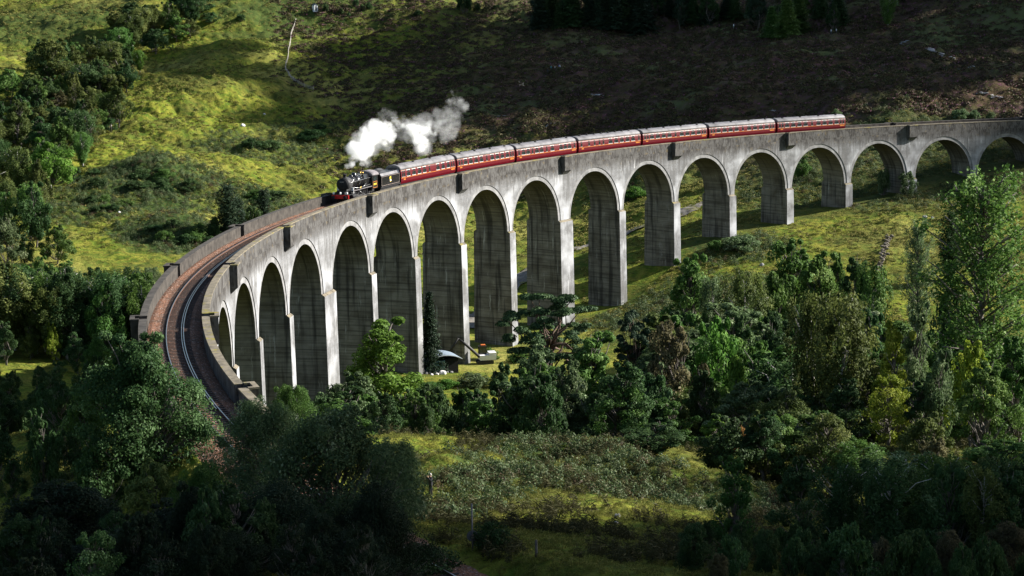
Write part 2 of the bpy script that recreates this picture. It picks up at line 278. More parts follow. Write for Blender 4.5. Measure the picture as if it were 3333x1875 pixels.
def groundmat():
    k = N('rough_hill_grass'); geo = k.n('ShaderNodeNewGeometry'); P = geo.outputs['Position']; a = k.n('ShaderNodeAttribute'); a.attribute_name = 'cover'; cs = k.n('ShaderNodeSeparateColor'); k.set(cs.inputs[0], a.outputs['Color']); moor, straw, fern = cs.outputs[0], cs.outputs[1], cs.outputs[2]
    n1 = k.noise(P, .11, 6, .65); n2 = k.noise(P, .45, 5, .65); n3 = k.noise(P, 1.7, 4, .7)
    g = k.mix(k.ramp(n1, .35, .65), (.072, .108, .013), (.168, .2, .021)); g = k.mix(k.math('MULTIPLY', k.ramp(n2, .45, .62), .75), g, (.235, .215, .036)); g = k.mix(k.math('MULTIPLY', k.ramp(n2, .5, .36), .7), g, (.06, .115, .016)); g = k.mix(k.math('MULTIPLY', k.ramp(n3, .49, .62), .7), g, (.06, .06, .012))
    g = k.mix(k.math('MULTIPLY', straw, k.ramp(n2, .3, .6, .3, .9)), g, (.28, .255, .07))
    m = k.mix(k.ramp(n1, .35, .65), (.042, .030, .019), (.082, .060, .028)); m = k.mix(k.math('MULTIPLY', k.ramp(n2, .5, .64), .8), m, (.105, .046, .064)); m = k.mix(k.math('MULTIPLY', k.ramp(n3, .5, .62), .6), m, (.085, .08, .03)); m = k.mix(k.math('MULTIPLY', k.ramp(k.noise(P, .8, 4, .7), .60, .68), .7), m, (.22, .065, .125)); m = k.mix(k.math('MULTIPLY', k.ramp(k.noise(P, .035, 4), .50, .64), .75), m, (.10, .125, .045))
    g = k.mix(k.math('MULTIPLY', k.ramp(k.noise(P, .04, 5, .65), .48, .62), .6), g, (.055, .055, .018)); c = k.mix(moor, g, m); f = k.mix(k.ramp(n2, .35, .65), (.022, .045, .012), (.06, .09, .022)); f = k.mix(k.math('MULTIPLY', k.ramp(n3, .55, .65), .7), f, (.15, .09, .03)); c = k.mix(fern, c, f)
    h = k.math('ADD', k.math('MULTIPLY', n3, .5), n2); return k.bsdf(c, 1., 0, .05, h, 1., .55)
M['ground'] = groundmat()
def pathmat():
    k = N('gravel_track'); P = k.n('ShaderNodeNewGeometry').outputs['Position']; c = k.mix(k.ramp(k.noise(P, .8, 5), .35, .65), (.12, .108, .09), (.235, .215, .185)); c = k.mix(k.ramp(k.noise(P, .35, 3), .55, .65), c, (.12, .12, .04)); return k.bsdf(c, .95, 0, .1, k.noise(P, 5, 3), .4, .05)
M['path'] = pathmat(); M['rock'] = plain('grey_rock', (.30, .29, .28), .9, var=.5, sc=1.5)
# ---------------------------------------------------------------- the ground sheet
def build_ground():
    dense = np.linspace(-.285, .285, 640); side = np.concatenate([np.linspace(.30, .6, 30), np.linspace(.65, math.pi, 40)])
    az = YAW+np.concatenate([-side[::-1], dense, side])
    hs = np.concatenate([np.arange(3, 110, 1.6), np.arange(110, 200, .55), np.arange(200, 400, .75), np.arange(400, 700, .9), np.arange(700, 1000, 1.4), np.geomspace(1000, 6000, 60)])
    A, H = np.meshgrid(az, hs); X = CAM[0]+H*np.cos(A); Y = CAM[1]+H*np.sin(A); Z = zfun(X, Y)
    nr, nc = A.shape; me = bpy.data.meshes.new('ground'); nv = nr*nc
    me.vertices.add(nv); me.vertices.foreach_set('co', np.stack([X, Y, Z], -1).astype(np.float32).ravel())
    i = np.arange(nr-1)[:, None]*nc+np.arange(nc-1)[None]; q = np.stack([i, i+1, i+nc+1, i+nc], -1).reshape(-1, 4)[:, ::-1]
    nf = len(q); me.loops.add(nf*4); me.loops.foreach_set('vertex_index', q.astype(np.int32).ravel()); me.polygons.add(nf); me.polygons.foreach_set('loop_start', np.arange(0, nf*4, 4, dtype=np.int32)); me.polygons.foreach_set('use_smooth', np.ones(nf, bool))
    me.update(calc_edges=True)
    px, py = cover_px(X, Y, Z); a, h = _lp(X, Y)
    moor = sstep(-.10, .02, a*-1+fbm(X, Y, 120, 2)*.03)*sstep(462, 512, h+fbm(X, Y, 60, 3)*16+62*sstep(.02, .2, -a))
    fern = np.zeros_like(h)
    for cx, cy, r1, w in FERN:
        d = np.hypot(X-cx, Y-cy)/r1; fern = np.maximum(fern, w*(1-sstep(.55, 1.05, d+fbm(X, Y, 14, 3)*.35)))
    straw = sstep(.05, .5, fbm(X, Y, 90, 3, 3.))*(1-moor)*(h > 300)
    at_ = me.color_attributes.new('cover', 'FLOAT_COLOR', 'POINT'); at_.data.foreach_set('color', np.stack([moor, straw, fern, np.ones_like(h)], -1).astype(np.float32).ravel())
    me.materials.append(M['ground']); o = link('ground', me); tag(o, kind='structure'); return o
def cover_px(X, Y, Z): return None, None
FERN = []
for px, py, r, wt in ((530, 590, 24, 1.), (580, 755, 17, 1.), (300, 660, 20, .8), (880, 490, 24, .7), (120, 70, 45, .8), (2640, 640, 20, .7), (2070, 610, 14, .8), (1020, 420, 18, .5), (2380, 800, 14, .8), (2280, 1000, 25, .8), (1650, 1475, 4.5, .95), (1760, 1470, 5, .95), (1880, 1465, 5.5, .95), (1990, 1480, 5, .95), (2080, 1500, 5, .95), (1690, 1545, 4.5, .95), (1800, 1558, 5, .95), (1910, 1575, 5, .95), (2040, 1600, 5, .95), (2170, 1625, 6, .95), (2300, 1645, 7, .95), (2420, 1650, 6, .95), (1520, 1570, 4.5, .95), (1600, 1612, 4, .95), (1500, 1662, 4, .95), (1430, 1690, 4, .95), (1960, 1530, 4, .95), (1580, 1520, 3.5, .95), (950, 30, 40, .9), (850, 650, 14, .9), (2900, 560, 40, .7)):
    p, h = hit(px, py); FERN.append((p[0], p[1], r, wt))
build_ground()
# ---------------------------------------------------------------- viaduct
def quadstrip(mb, f, us, vs, m, uvf, smooth=False, flip=False):
    for a in range(len(us)-1):
        for b in range(len(vs)-1):
            q = [(us[a], vs[b]), (us[a+1], vs[b]), (us[a+1], vs[b+1]), (us[a], vs[b+1])]
            if flip: q = q[::-1]
            mb.face([f(*p) for p in q], m, [uvf(*p) for p in q], smooth)
RI, RE, RC = 7.62, 8.32, .10
ZS = CROWN-RI                                               # springing level below the rails
def half_t(j):                                              # half thickness of the pier between arches j and j+1
    return (s_arch(j+1)-s_arch(j))/2-RI
via = empty('railway_viaduct', V(9.7, 0, -28)); tag(via, 'long curved concrete railway viaduct of tall round arches crossing the valley', 'viaduct')
VL = np.array(via.location)
def VV(s, r, z): return np.array(V(s, r, z))-VL
def arch_mesh(k):
    mb = MB(); c = s_arch(k); L = (c-s_arch(k-1))/2 if k > K0 else RI+3.; Rr = (s_arch(k+1)-c)/2 if k < K1 else RI+3.; ZT = -.55
    xs = np.concatenate([[-L], -RE*np.cos(np.linspace(0, np.pi, 29)), [Rr]])
    for sg in (-1, 1):
        for a in range(len(xs)-1):
            x0, x1 = xs[a], xs[a+1]; b0 = ZS+math.sqrt(max(RE*RE-x0*x0, 0)); b1 = ZS+math.sqrt(max(RE*RE-x1*x1, 0))
            q = [(x0, b0), (x1, b1), (x1, ZT), (x0, ZT)]
            if sg > 0: q = q[::-1]
            mb.face([VV(c+x, sg*WO, z) for x, z in q], 0, [(c+x+sg*500, z) for x, z in q])
        n = 28
        for a in range(n):
            t0, t1 = math.pi*a/n, math.pi*(a+1)/n; ro = WO-RC
            P = lambda t, r: (-r*math.cos(t), ZS+r*math.sin(t))
            q = [P(t0, RI), P(t1, RI), P(t1, RE), P(t0, RE)]
            if sg > 0: q = q[::-1]
            mb.face([VV(c+x, sg*ro, z) for x, z in q], 1, [(c+x+sg*500, z) for x, z in q])
            q = [(P(t0, RE), ro), (P(t1, RE), ro), (P(t1, RE), WO), (P(t0, RE), WO)]
            mb.face([VV(c+p[0], sg*r, p[1]) for p, r in q], 0, [(c+p[0], p[1]+r) for p, r in q])
    n = 28
    for a in range(n):
        t0, t1 = math.pi*a/n, math.pi*(a+1)/n
        for b in range(3):
            r0 = -(WO-RC)+b*(WO-RC)*2/3; r1 = r0+(WO-RC)*2/3; q = [(t0, r0), (t0, r1), (t1, r1), (t1, r0)]
            mb.face([VV(c-RI*math.cos(t), r, ZS+RI*math.sin(t)) for t, r in q], 2, [(r+31.7*k, RI*t*(1 if t < math.pi/2 else -1)+(0 if t < math.pi/2 else RI*math.pi)+ZS) for t, r in q], True)
    return mb
M['ring'] = plain('pale_arch_ring_concrete', (.21, .208, .205), .9, var=.4, sc=.8)
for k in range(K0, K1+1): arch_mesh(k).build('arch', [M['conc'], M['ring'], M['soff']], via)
def pier(j):
    s = (s_arch(j)+s_arch(j+1))/2; t = half_t(j)+.012; base = min(gz(*V(s, r, 0)[:2]) for r in (-3.4, 0, 3.4))-1.5-GRADE*s
    mb = MB(); zt = ZS-.02; prof = [(zt, WO-.02, t-.012), (zt-.28, WO+.36, t), (base, WO+.36+(zt-base)*.012, t+.02)]
    for a in range(2):
        (z0, w0, t0), (z1, w1, t1) = prof[a], prof[a+1]; nz = 1 if a == 0 else 6
        for b in range(nz):
            f0, f1 = b/nz, (b+1)/nz; za, zb = z0+(z1-z0)*f0, z0+(z1-z0)*f1; wa, wb = w0+(w1-w0)*f0, w0+(w1-w0)*f1; ta, tb = t0+(t1-t0)*f0, t0+(t1-t0)*f1
            for sg in (-1, 1):
                q = [(s-tb, zb, wb), (s+tb, zb, wb), (s+ta, za, wa), (s-ta, za, wa)]
                if sg > 0: q = q[::-1]
                mb.face([VV(x, sg*w_, z) for x, z, w_ in q], 2 if a == 0 else 0, [(x+sg*500+37*j, z) for x, z, w_ in q])
                q = [(-wb, zb, tb), (wb, zb, tb), (wa, za, ta), (-wa, za, ta)]
                if sg < 0: q = q[::-1]
                mb.face([VV(s+sg*tt, r, z) for r, z, tt in q], 1, [(r+31.7*(j+(sg > 0)), z) for r, z, tt in q])
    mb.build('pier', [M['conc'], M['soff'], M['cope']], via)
for j in range(K0, K1): pier(j)
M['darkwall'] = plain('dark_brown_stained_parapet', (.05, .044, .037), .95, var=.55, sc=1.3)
REF = [j for j in range(-3, K1) if j % 2]                     # a refuge above every second pier
def s_ref(j): return (s_arch(j)+s_arch(j+1))/2 if j >= K0 else s_arch(K0)-RI-1.
S0, S1 = s_arch(K0)-RI-12, s_arch(K1)+RI+12
for sg, nm in ((-1, 'parapet'), (1, 'parapet')):
    mb = MB(); edges = [S0]+[e for j in REF for e in (s_ref(j)-.8, s_ref(j)+.8)]+[S1]
    for a in range(0, len(edges), 2):
        e0, e1 = edges[a], edges[a+1]; ns = max(2, int((e1-e0)/2)); ss = np.linspace(e0, e1, ns+1)
        for b in range(ns):
            x0, x1 = ss[b], ss[b+1]
            for r, z0, z1, m, fl in ((WO, -.55, HP-.12, 0, 0), (WI, -.75, HP-.12, 0, 1), (WO+.05, HP-.12, HP, 1, 0), (WI-.04, HP-.12, HP, 1, 1)):
                q = [(x0, z0), (x1, z0), (x1, z1), (x0, z1)]
                if (sg > 0) ^ bool(fl): q = q[::-1]
                mb.face([VV(x, sg*r, z) for x, z in q], m, [(x+sg*500+r*3, z) for x, z in q])
            q = [(x0, WI-.04), (x1, WI-.04), (x1, WO+.05), (x0, WO+.05)]; mb.face([VV(x, sg*r, HP) for x, r in (q if sg > 0 else q[::-1])], 1)
            for zz, r0, r1 in ((HP-.12, WO, WO+.05), (HP-.12, WI-.04, WI)): mb.face([VV(x, sg*r, zz) for x, r in ((x0, r0), (x1, r0), (x1, r1), (x0, r1))], 1)
        for e in (e0, e1): mb.face([VV(e, sg*r, z) for r, z in ((WI, -.75), (WO, -.55), (WO, HP), (WI, HP))], 0, [(r+e, z) for r, z in ((WI, -.75), (WO, -.55), (WO, HP), (WI, HP))])
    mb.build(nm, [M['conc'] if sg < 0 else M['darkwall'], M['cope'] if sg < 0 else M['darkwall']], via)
    for j in REF:
        mb = MB(); s = s_ref(j); a, b, t, o = .8, 1.1, .3, WO+.82
        def bx(x0, x1, r0, r1, z0, z1, m):
            P = {}
            for x in (x0, x1):
                for r in (r0, r1):
                    for z in (z0, z1): P[x, r, z] = VV(s+x, sg*r, z)
            for q, uvk in (([(x0, r1, z0), (x1, r1, z0), (x1, r1, z1), (x0, r1, z1)], 0), ([(x0, r0, z0), (x1, r0, z0), (x1, r0, z1), (x0, r0, z1)], 0), ([(x0, r0, z0), (x0, r1, z0), (x0, r1, z1), (x0, r0, z1)], 1), ([(x1, r0, z0), (x1, r1, z0), (x1, r1, z1), (x1, r0, z1)], 1), ([(x0, r0, z1), (x1, r0, z1), (x1, r1, z1), (x0, r1, z1)], 2), ([(x0, r0, z0), (x1, r0, z0), (x1, r1, z0), (x0, r1, z0)], 2)):
                mb.face([P[p] for p in q], m, [((s+p[0]+j*3 if uvk != 1 else p[1]+s), (p[2] if uvk != 2 else p[1])) for p in q])
        bx(-b, b, o-t, o, -1.35, HP-.1, 0); bx(-b, -a, WO+.005, o-t, -1.35, HP-.1, 0); bx(a, b, WO+.005, o-t, -1.35, HP-.1, 0); bx(-a, a, WO+.005, o-t, -1.35, -.5, 0)
        bx(-b-.06, b+.06, o-t-.04, o+.07, HP-.1, HP+.05, 1); bx(-b-.06, -a+.03, WO+.06, o-t-.04, HP-.1, HP+.05, 1); bx(a-.03, b+.06, WO+.06, o-t-.04, HP-.1, HP+.05, 1)
        P = [VV(s+x, sg*r, z) for x, r, z in ((-b, o, -1.35), (b, o, -1.35), (b*.8, WO, -2.1), (-b*.8, WO, -2.1), (-b, WO, -1.35), (b, WO, -1.35))]
        mb.face([P[0], P[1], P[2], P[3]], 0, [(0, -1.35), (2, -1.35), (2, -2), (0, -2)]); mb.face([P[0], P[3], P[4]], 0); mb.face([P[1], P[5], P[2]], 0)
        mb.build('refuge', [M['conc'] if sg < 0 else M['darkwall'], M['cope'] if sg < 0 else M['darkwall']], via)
mb = MB()
for s in np.arange(S0, S1-2, 2.): 
    q = [(s, -WO), (s+2, -WO), (s+2, WO), (s, WO)]; mb.face([VV(x, r*.999, -.56) for x, r in q[::-1]], 0); mb.face([VV(x, r*.8, -.76) for x, r in q], 0)
mb.build('deck', [M['conc']], via)
for s0, s1 in ((S0, s_arch(K0)-RI-2.99), (s_arch(K1)+RI+2.99, S1)):
    mb = MB(); mb.box(0, 1, -1, 1, 0, 1, 0, lambda p: VV(s0+(s1-s0)*p[0], p[1]*WO, -.56 if p[2] else -16.)); mb.build('abutment', [M['conc']], via)
# ---------------------------------------------------------------- track
B0, B1 = -330., 195.
mb = MB(); prof = [(-3.1, -.52), (-2.3, -.42), (-1.75, -.17), (-.72, -.165), (.72, -.165), (1.75, -.17), (2.3, -.3), (3.1, -.5)]
pin = [(-2.44, -.50), (-2.1, -.33), (-1.65, -.17), (-.72, -.165), (.72, -.165), (1.7, -.17), (2.1, -.12), (2.44, -.2)]
ss = np.arange(B0, B1, 1.5)
for a in range(len(ss)-1):
    for b in range(7):
        pr = [(pin if S0 < x < S1 else prof) for x in (ss[a], ss[a+1])]
        mb.face([V(ss[a], *pr[0][b]), V(ss[a], *pr[0][b+1]), V(ss[a+1], *pr[1][b+1]), V(ss[a+1], *pr[1][b])][::-1], 0, None, True)
o = mb.build('ballast', [M['ballast']]); tag(o, kind='stuff'); o['label'] = 'reddish brown stone ballast along the railway line'; o['category'] = 'ballast'
trk = empty('railway_track', V(-150, 0, 0)); tag(trk, 'single curved railway track with shiny rails along the viaduct deck', 'railway track'); TL = np.array(trk.location)
def railmesh(name, rc, s0, s1, wd=.037):
    mb = MB(); ss = np.arange(s0, s1, 1.5)
    for a in range(len(ss)-1):
        for (r0, z0), (r1, z1), m in (((rc-wd, 0), (rc+wd, 0), 0), ((rc-wd, -.14), (rc-wd, 0), 1), ((rc+wd, 0), (rc+wd, -.14), 1)):
            mb.face([np.array(V(x, r, z))-TL for x, r, z in ((ss[a], r0, z0), (ss[a], r1, z1), (ss[a+1], r1, z1), (ss[a+1], r0, z0))][::-1], m, None, True)
    mb.build(name, [M['rail'], M['railside']], trk)
railmesh('rail', -.75, B0, B1); railmesh('rail', .75, B0, B1); railmesh('guard_rail', -.57, -203, 190, .03)
mb = MB(); mb.box(-.125, .125, -1.3, 1.3, -.16, 0); sme = mb.mesh('sleeper', [M['sleeper']])
ns = 0; rest = MB()
for i, s in enumerate(np.arange(-300, 190, .7)):
    if -205 < s < -135 and ns < 100:
        o = link('sleeper', sme, trk, np.array(V(s, 0, -.12))-TL); o.rotation_euler = (0, 0, -s/RAD+math.pi/2); ns += 1
    else: rest.box(-.125, .125, -1.3, 1.3, -.2, -.125, 0, lambda p: np.array(V(s+p[0], p[1], p[2]+.0))-TL)
o = rest.build('sleepers', [M['sleeper']], trk); o['kind'] = 'stuff'
# ---------------------------------------------------------------- train
def on_track(o, s):
    o.location = V(s, 0, 0); o.rotation_euler = (0, GRADE, -s/RAD+math.pi/2); return o
def copy_tree(o, parent=None):
    c = o.copy(); COL.objects.link(c); c.parent = parent
    for ch in list(o.children): copy_tree(ch, c)
    return c
SEC = [(.98, 1.26), (1.30, 1.37), (1.75, 1.40), (2.25, 1.39), (2.75, 1.34), (2.98, 1.27)]
def side_y(z):
    for (z0, y0), (z1, y1) in zip(SEC, SEC[1:]):
        if z0 <= z <= z1: return y0+(y1-y0)*(z-z0)/(z1-z0)
    return 1.3
def roof_pts(n=10):
    out = []
    for i in range(n+1):
        t = math.pi*i/n; out.append((1.30*math.cos(t), 2.98+.80*math.sin(t)**.8 if 0 < i < n else 2.98))
    return out
HL = 9.72
def wheelset(mb, x, r, y=.75, m=0):
    for s in (-1, 1): mb.cyl((x, s*(y-.07), r), (x, s*(y+.07), r), r, n=16, m=m)
    mb.cyl((x, -y, r), (x, y, r), .08, n=8, m=m)
def coach(name, wins, doors, vents, label):
    root = empty(name); tag(root, label, 'railway coach', 'maroon coaches of the steam train')
    mb = MB(); prof = [(-y, z) for z, y in SEC]+[(y, z) for z, y in reversed(SEC)]
    mb.loft([[(x, y, z) for y, z in prof] for x in (-HL, HL)], 0, True, False); mb.build('body', [M['red']], root)
    mb = MB(); rp = roof_pts(); rings = []
    for x, sc in ((-HL, .93), (-HL+.18, 1), (HL-.18, 1), (HL, .93)): rings.append([(x, y*sc, 2.982+(z-2.982)*sc) for y, z in rp])
    mb.loft(rings, 0, True, True); mb.build('roof', [M['roof']], root)
    vm = MB(); vm.box(-.16, .16, -.14, .14, 0, .2); vme = vm.mesh('roof_vent', [M['black']])
    for x, y in vents: link('roof_vent', vme, root, (x, y, 2.93+.80*max(0., 1-(y/1.3)**2)**.45))
    # windows: pale frame standing on the body side, dark pane and sliding vents
    for wdt, lst in ((1.22, wins), (.56, doors)):
        fr, pn, vt = MB(), MB(), MB(); a = wdt/2
        if True:
            Y = lambda z, o: side_y(z)+o
            fr.box(-a, a, 0, 1, 1.93, 2.93, 0, lambda p: (p[0], Y(p[2], .018) if p[1] else Y(p[2], -.02), p[2]))
            for z0, z1 in ((2.0, 2.52), (2.60, 2.86)):
                b = a-.05 if z0 < 2.5 else a-.28 if wdt > 1 else a-.1
                pn.box(-b, b, 0, 1, z0, z1, 0, lambda p: (p[0], Y(p[2], .026) if p[1] else Y(p[2], -.01), p[2]))
        fme = fr.mesh('window', [M['framewhite'] if wdt > 1 else M['cream']]); pme = pn.mesh('pane', [M['glass']])
        for x in lst:
            for rz in (0, math.pi):
                o = link('window', fme, root, (x, 0, 0)); o.rotation_euler.z = rz; link('pane', pme, o)
    mb = MB()
    for s in (1, -1):
        for z0, z1 in ((1.80, 1.87), (2.945, 2.965)): mb.box(-HL+.03, HL-.03, 0, 1, z0, z1, 0, lambda p: (p[0], s*(side_y(p[2])+(.009 if p[1] else -.02)), p[2]))
    mb.build('lining', [M['gold']], root)
    mb = MB()
    for s in (1, -1):
        for x0, x1 in ((HL-1.5, HL-.85), (-HL+.35, -HL+1.65)): mb.box(x0, x1, 0, 1, 1.50, 1.68, 0, lambda p: (p[0], s*(side_y(p[2])+(.011 if p[1] else -.02)), p[2]))
    mb.build('number_panel', [M['gold']], root)
    mb = MB()
    for e in (-1, 1): mb.box(min(e*HL+e*.002, e*(HL+.26)), max(e*HL+e*.002, e*(HL+.26)), -.62, .62, 1.0, 3.25)
    mb.build('gangway_bellows', [M['black']], root)
    mb = MB(); mb.box(-HL+.1, HL-.1, -1.15, 1.15, .80, .975)
    for e in (-1, 1):
        for y in (-.86, .86): mb.cyl((e*(HL-.1), y, 1.03), (e*(HL+.38), y, 1.03), .16, n=10)
    mb.box(-2.6, 2.2, -1.1, 1.1, .42, .80); mb.build('underframe', [M['black']], root)
    for e in (-1, 1):
        mb = MB(); mb.box(-1.8, 1.8, -1.08, -.95, .38, .72); mb.box(-1.8, 1.8, .95, 1.08, .38, .72); mb.box(-.3, .3, -1., 1., .4, .78)
        wheelset(mb, -1.3, .46); wheelset(mb, 1.3, .46); mb.build('bogie', [M['black']], root, (e*7.0, 0, 0))
    return root
M['cream'] = plain('pale_door_window_frame', (.30, .24, .21), .5); M['framewhite'] = plain('pale_window_frame', (.68, .66, .64), .5, var=.25, sc=.6)
W8 = [-7.1, -5.35, -3.6, -1.85, 1.85, 3.6, 5.35, 7.1]; D5 = [-9.1, -8.3, 0, 8.3, 9.1]
V8 = [(x, .55 if i % 2 else -.45) for i, x in enumerate((-8.8, -7.6, -5.2, -2.6, 0, 2.6, 5.2, 7.6, 8.9))]; V5 = [(x, .35) for x in (-9, -7.9, -2.5, 3.5, 8.9)]
proto = coach('passenger_coach', W8, D5, V8, '')
brake = coach('passenger_coach', [-7.3, -5.9, -4.5, -1.6, 1.9, 3.4, 6.2, 7.6], [-9., 0.2, 4.8, 9.], V8, '')
kitch = coach('passenger_coach', [-7.2, -5.4, -3.6, -1.8, 0], [-9.1, 2.2, 3.4, 4.9, 6.6, 8.9], [(-8.5+1.1*i, .3 if i % 2 else -.5) for i in range(16)], '')
first = coach('passenger_coach', [-7.0, -5.1, -3.2, 1.6, 3.4, 5.3, 7.2], [-9.1, -8.3, -.2, 8.6, 9.2], V5, '')
CL = ['leading maroon coach coupled directly behind the black tender, fewest roof vents', 'second maroon coach of the train, next after the leading one', 'third maroon coach of the train with unevenly spaced windows', 'middle maroon coach with a dense row of roof vents and fewer windows',
      'maroon coach just behind the one with the dense roof vents', 'maroon coach next to last in the train', 'last maroon coach, its bare end facing the empty track']
cpt, s_0 = 20.227, -43.67
for i, (src, l) in enumerate(zip((first, proto, brake, kitch, None, None, None), CL)):
    o = src if src else copy_tree(proto); o['label'] = l; on_track(o, s_0+cpt*(i+.5))
# tender: local x forward
T = empty('locomotive_tender'); tag(T, 'black coal tender with crest, between locomotive and leading coach', 'tender'); on_track(T, s_0-3.95)
mb = MB(); sec = [(-1.30, 1.25), (-1.30, 2.75), (-1.02, 3.18), (1.02, 3.18), (1.30, 2.75), (1.30, 1.25)]
mb.loft([[(x, y, z) for y, z in sec] for x in (-3.55, 3.3)], 0, True, False); mb.build('body', [M['gloss']], T)
mb = MB()
for s in (1, -1):
    mb.box(-2.9, 3.32, 0, 1, 2.80, 3.16, 0, lambda p: (p[0], s*(1.30-.28*(p[2]-2.75)/.43+(.012 if p[1] else -.03)), p[2]))
mb.build('coping_sheen', [M['steelpaint'] if 'steelpaint' in M else M['roof']], T)  # lighter grey paints in the sheen on the curved tender top
mb = MB()
for s in (1, -1):
    for x0, x1, z0, z1 in ((-3.45, 3.2, 2.66, 2.70), (-3.45, 3.2, 1.36, 1.40), (-3.45, -3.41, 1.36, 2.70), (3.16, 3.2, 1.36, 2.70)): mb.box(x0, x1, min(s*1.296, s*1.308), max(s*1.296, s*1.308), z0, z1)
mb.build('lining', [M['cream']], T)
for s in (1, -1):
    mb = MB(); c = s*1.305
    for x0, x1, z0, z1, m in ((-.22, .20, 2.05, 2.52, 0), (-.30, .16, 1.84, 2.04, 1), (-.16, .14, 1.74, 1.84, 0), (.20, .30, 2.2, 2.4, 0)): mb.box(x0, x1, min(c, c+s*.012), max(c, c+s*.012), z0, z1, m)
    mb.build('crest', [M['yellow'], M['white']], T)
mb = MB(); rings = []; rng = random.Random(3)
for i in range(8):
    x = 2.9-i*.6; hgt = .12+.5*math.sin(min(1, (i+.6)/6)*math.pi); rings.append([(x, -.98+1.96*j/7, 3.19+hgt*math.sin(math.pi*j/7)*rng.uniform(.7, 1.2)) for j in range(8)]+[(x, .98, 3.185), (x, -.98, 3.185)])
mb.loft(rings, 0, True, False); mb.build('coal_heap', [M['coal']], T)
mb = MB(); mb.box(-3.7, 3.45, -1.32, 1.32, 1.08, 1.24); mb.box(-3.5, 3.3, -1.12, -1.0, .5, 1.08); mb.box(-3.5, 3.3, 1.0, 1.12, .5, 1.08); mb.build('frame', [M['black']], T)
for x in (-2.3, 0, 2.3):
    mb = MB(); wheelset(mb, x, .64); mb.build('wheel', [M['black']], T)
mb = MB(); mb.box(-3.83, -3.70, -1.25, 1.25, .85, 1.3)
for y in (-.86, .86): mb.cyl((-3.83, y, 1.05), (-4.2, y, 1.05), .2, n=12)
mb.build('buffer_beam', [M['black']], T)
# locomotive: x=0 at the front buffer beam, running to -11.7
Lo = empty('steam_locomotive'); tag(Lo, 'black steam locomotive with red buffer beam hauling the train', 'locomotive'); on_track(Lo, s_0-7.55-6.5)
_a = Lo.rotation_euler.z; Lo.location = Vector(Lo.location)+Vector((math.cos(_a), math.sin(_a), -GRADE))*5.85
def lp(name, mb, mats, parent=None):
    return mb.build(name, mats, parent or Lo)
Lc = lambda x: x
S0L = s_0-7.55-12.35
mb = MB(); mb.box(-.16, 0, -1.27, 1.27, .80, 1.32); lp('buffer_beam', mb, [M['beam']])
for y in (-.86, .86):
    mb = MB(); mb.cyl((.002, y, 1.05), (.40, y, 1.05), .13, n=12); mb.cyl((.40, y, 1.05), (.48, y, 1.05), .24, n=16); lp('buffer', mb, [M['black']])
mb = MB(); mb.box(-1.4, -.165, -1.26, 1.26, 1.30, 1.38); mb.box(-9.3, -2.0, -1.27, 1.27, 1.72, 1.80); mb.box(-2.0, -1.4, -1.27, 1.27, 1.30, 1.38)
mb.face([(-1.4, -1.26, 1.38), (-1.4, 1.26, 1.38), (-2.0, 1.26, 1.80), (-2.0, -1.26, 1.80)]); mb.box(-11.6, -.2, -.60, -.55, .75, 1.72); mb.box(-11.6, -.2, .55, .60, .75, 1.72); lp('running_plate', mb, [M['black']])
mb = MB()
for s in (1, -1): mb.box(-9.3, -2.0, min(s*1.272, s*1.285), max(s*1.272, s*1.285), 1.70, 1.80)
lp('valance', mb, [M['edge'] if 'edge' in M else M['cabroof']])
mb = MB(); mb.cyl((-2.75, 0, 2.72), (-.95, 0, 2.72), .90, n=32); mb.box(-2.6, -1.1, -.55, .55, 1.38, 2.1); lp('smokebox', mb, [M['smoke']])
mb = MB(); rings = []
for x, r in ((-.95, .86), (-.86, .80), (-.76, .62), (-.70, .34), (-.68, .05)): rings.append([(x, r*math.cos(t*math.pi/14), 2.72+r*math.sin(t*math.pi/14)) for t in range(28)])
mb.loft(rings, 0); mb.box(-.71, -.64, -.22, .22, 2.68, 2.74); lp('smokebox_door', mb, [M['black']])
mb = MB(); mb.box(-.74, -.69, -.30, .30, 3.02, 3.16); lp('number_plate', mb, [M['cabroof']])
mb = MB(); mb.cyl((-2.75, 0, 2.74), (-4.2, 0, 2.75), .86, .88, n=32); mb.cyl((-4.2, 0, 2.75), (-6.9, 0, 2.78), .88, .96, n=32)
for x in (-3.5, -4.9, -6.1): mb.cyl((x, 0, 2.76), (x-.06, 0, 2.76), .905 if x > -4 else .945 if x > -5.5 else .97, n=32)
lp('boiler', mb, [M['gloss']])
mb = MB(); fs = [(-.80, 1.80), (-.98, 2.4), (-1.0, 3.0), (-.78, 3.58), (.78, 3.58), (1.0, 3.0), (.98, 2.4), (.80, 1.80)]; mb.loft([[(x, y*k, 2.6+(z-2.6)*k2) for y, z in fs] for x, k, k2 in ((-6.85, 1, 1.0), (-9.15, .94, .97))], 0, True, False); lp('firebox', mb, [M['gloss']])
def lathe(mb, cx, cz, pr, n=20, m=0): mb.loft([[(cx+r*math.cos(t*2*math.pi/n), r*math.sin(t*2*math.pi/n), cz+z) for t in range(n)] for z, r in pr], m)
mb = MB(); lathe(mb, -1.85, 3.50, [(0, .36), (.12, .27), (.3, .24), (.48, .26), (.54, .31), (.58, .30), (.58, .2)]); lp('chimney', mb, [M['black']])
mb = MB(); lathe(mb, -5.3, 3.58, [(0, .42), (.1, .36), (.3, .33), (.42, .22), (.46, .02)]); lp('dome', mb, [M['gloss']])
mb = MB(); lathe(mb, -4.1, 3.55, [(0, .34), (.1, .28), (.22, .24), (.28, .02)]); lp('top_feed', mb, [M['gloss']])
mb = MB()
for y in (-.18, .18): mb.cyl((-8.3, y, 3.5), (-8.3, y, 3.86), .10, .08, 10)
lp('safety_valve', mb, [M['brass']])
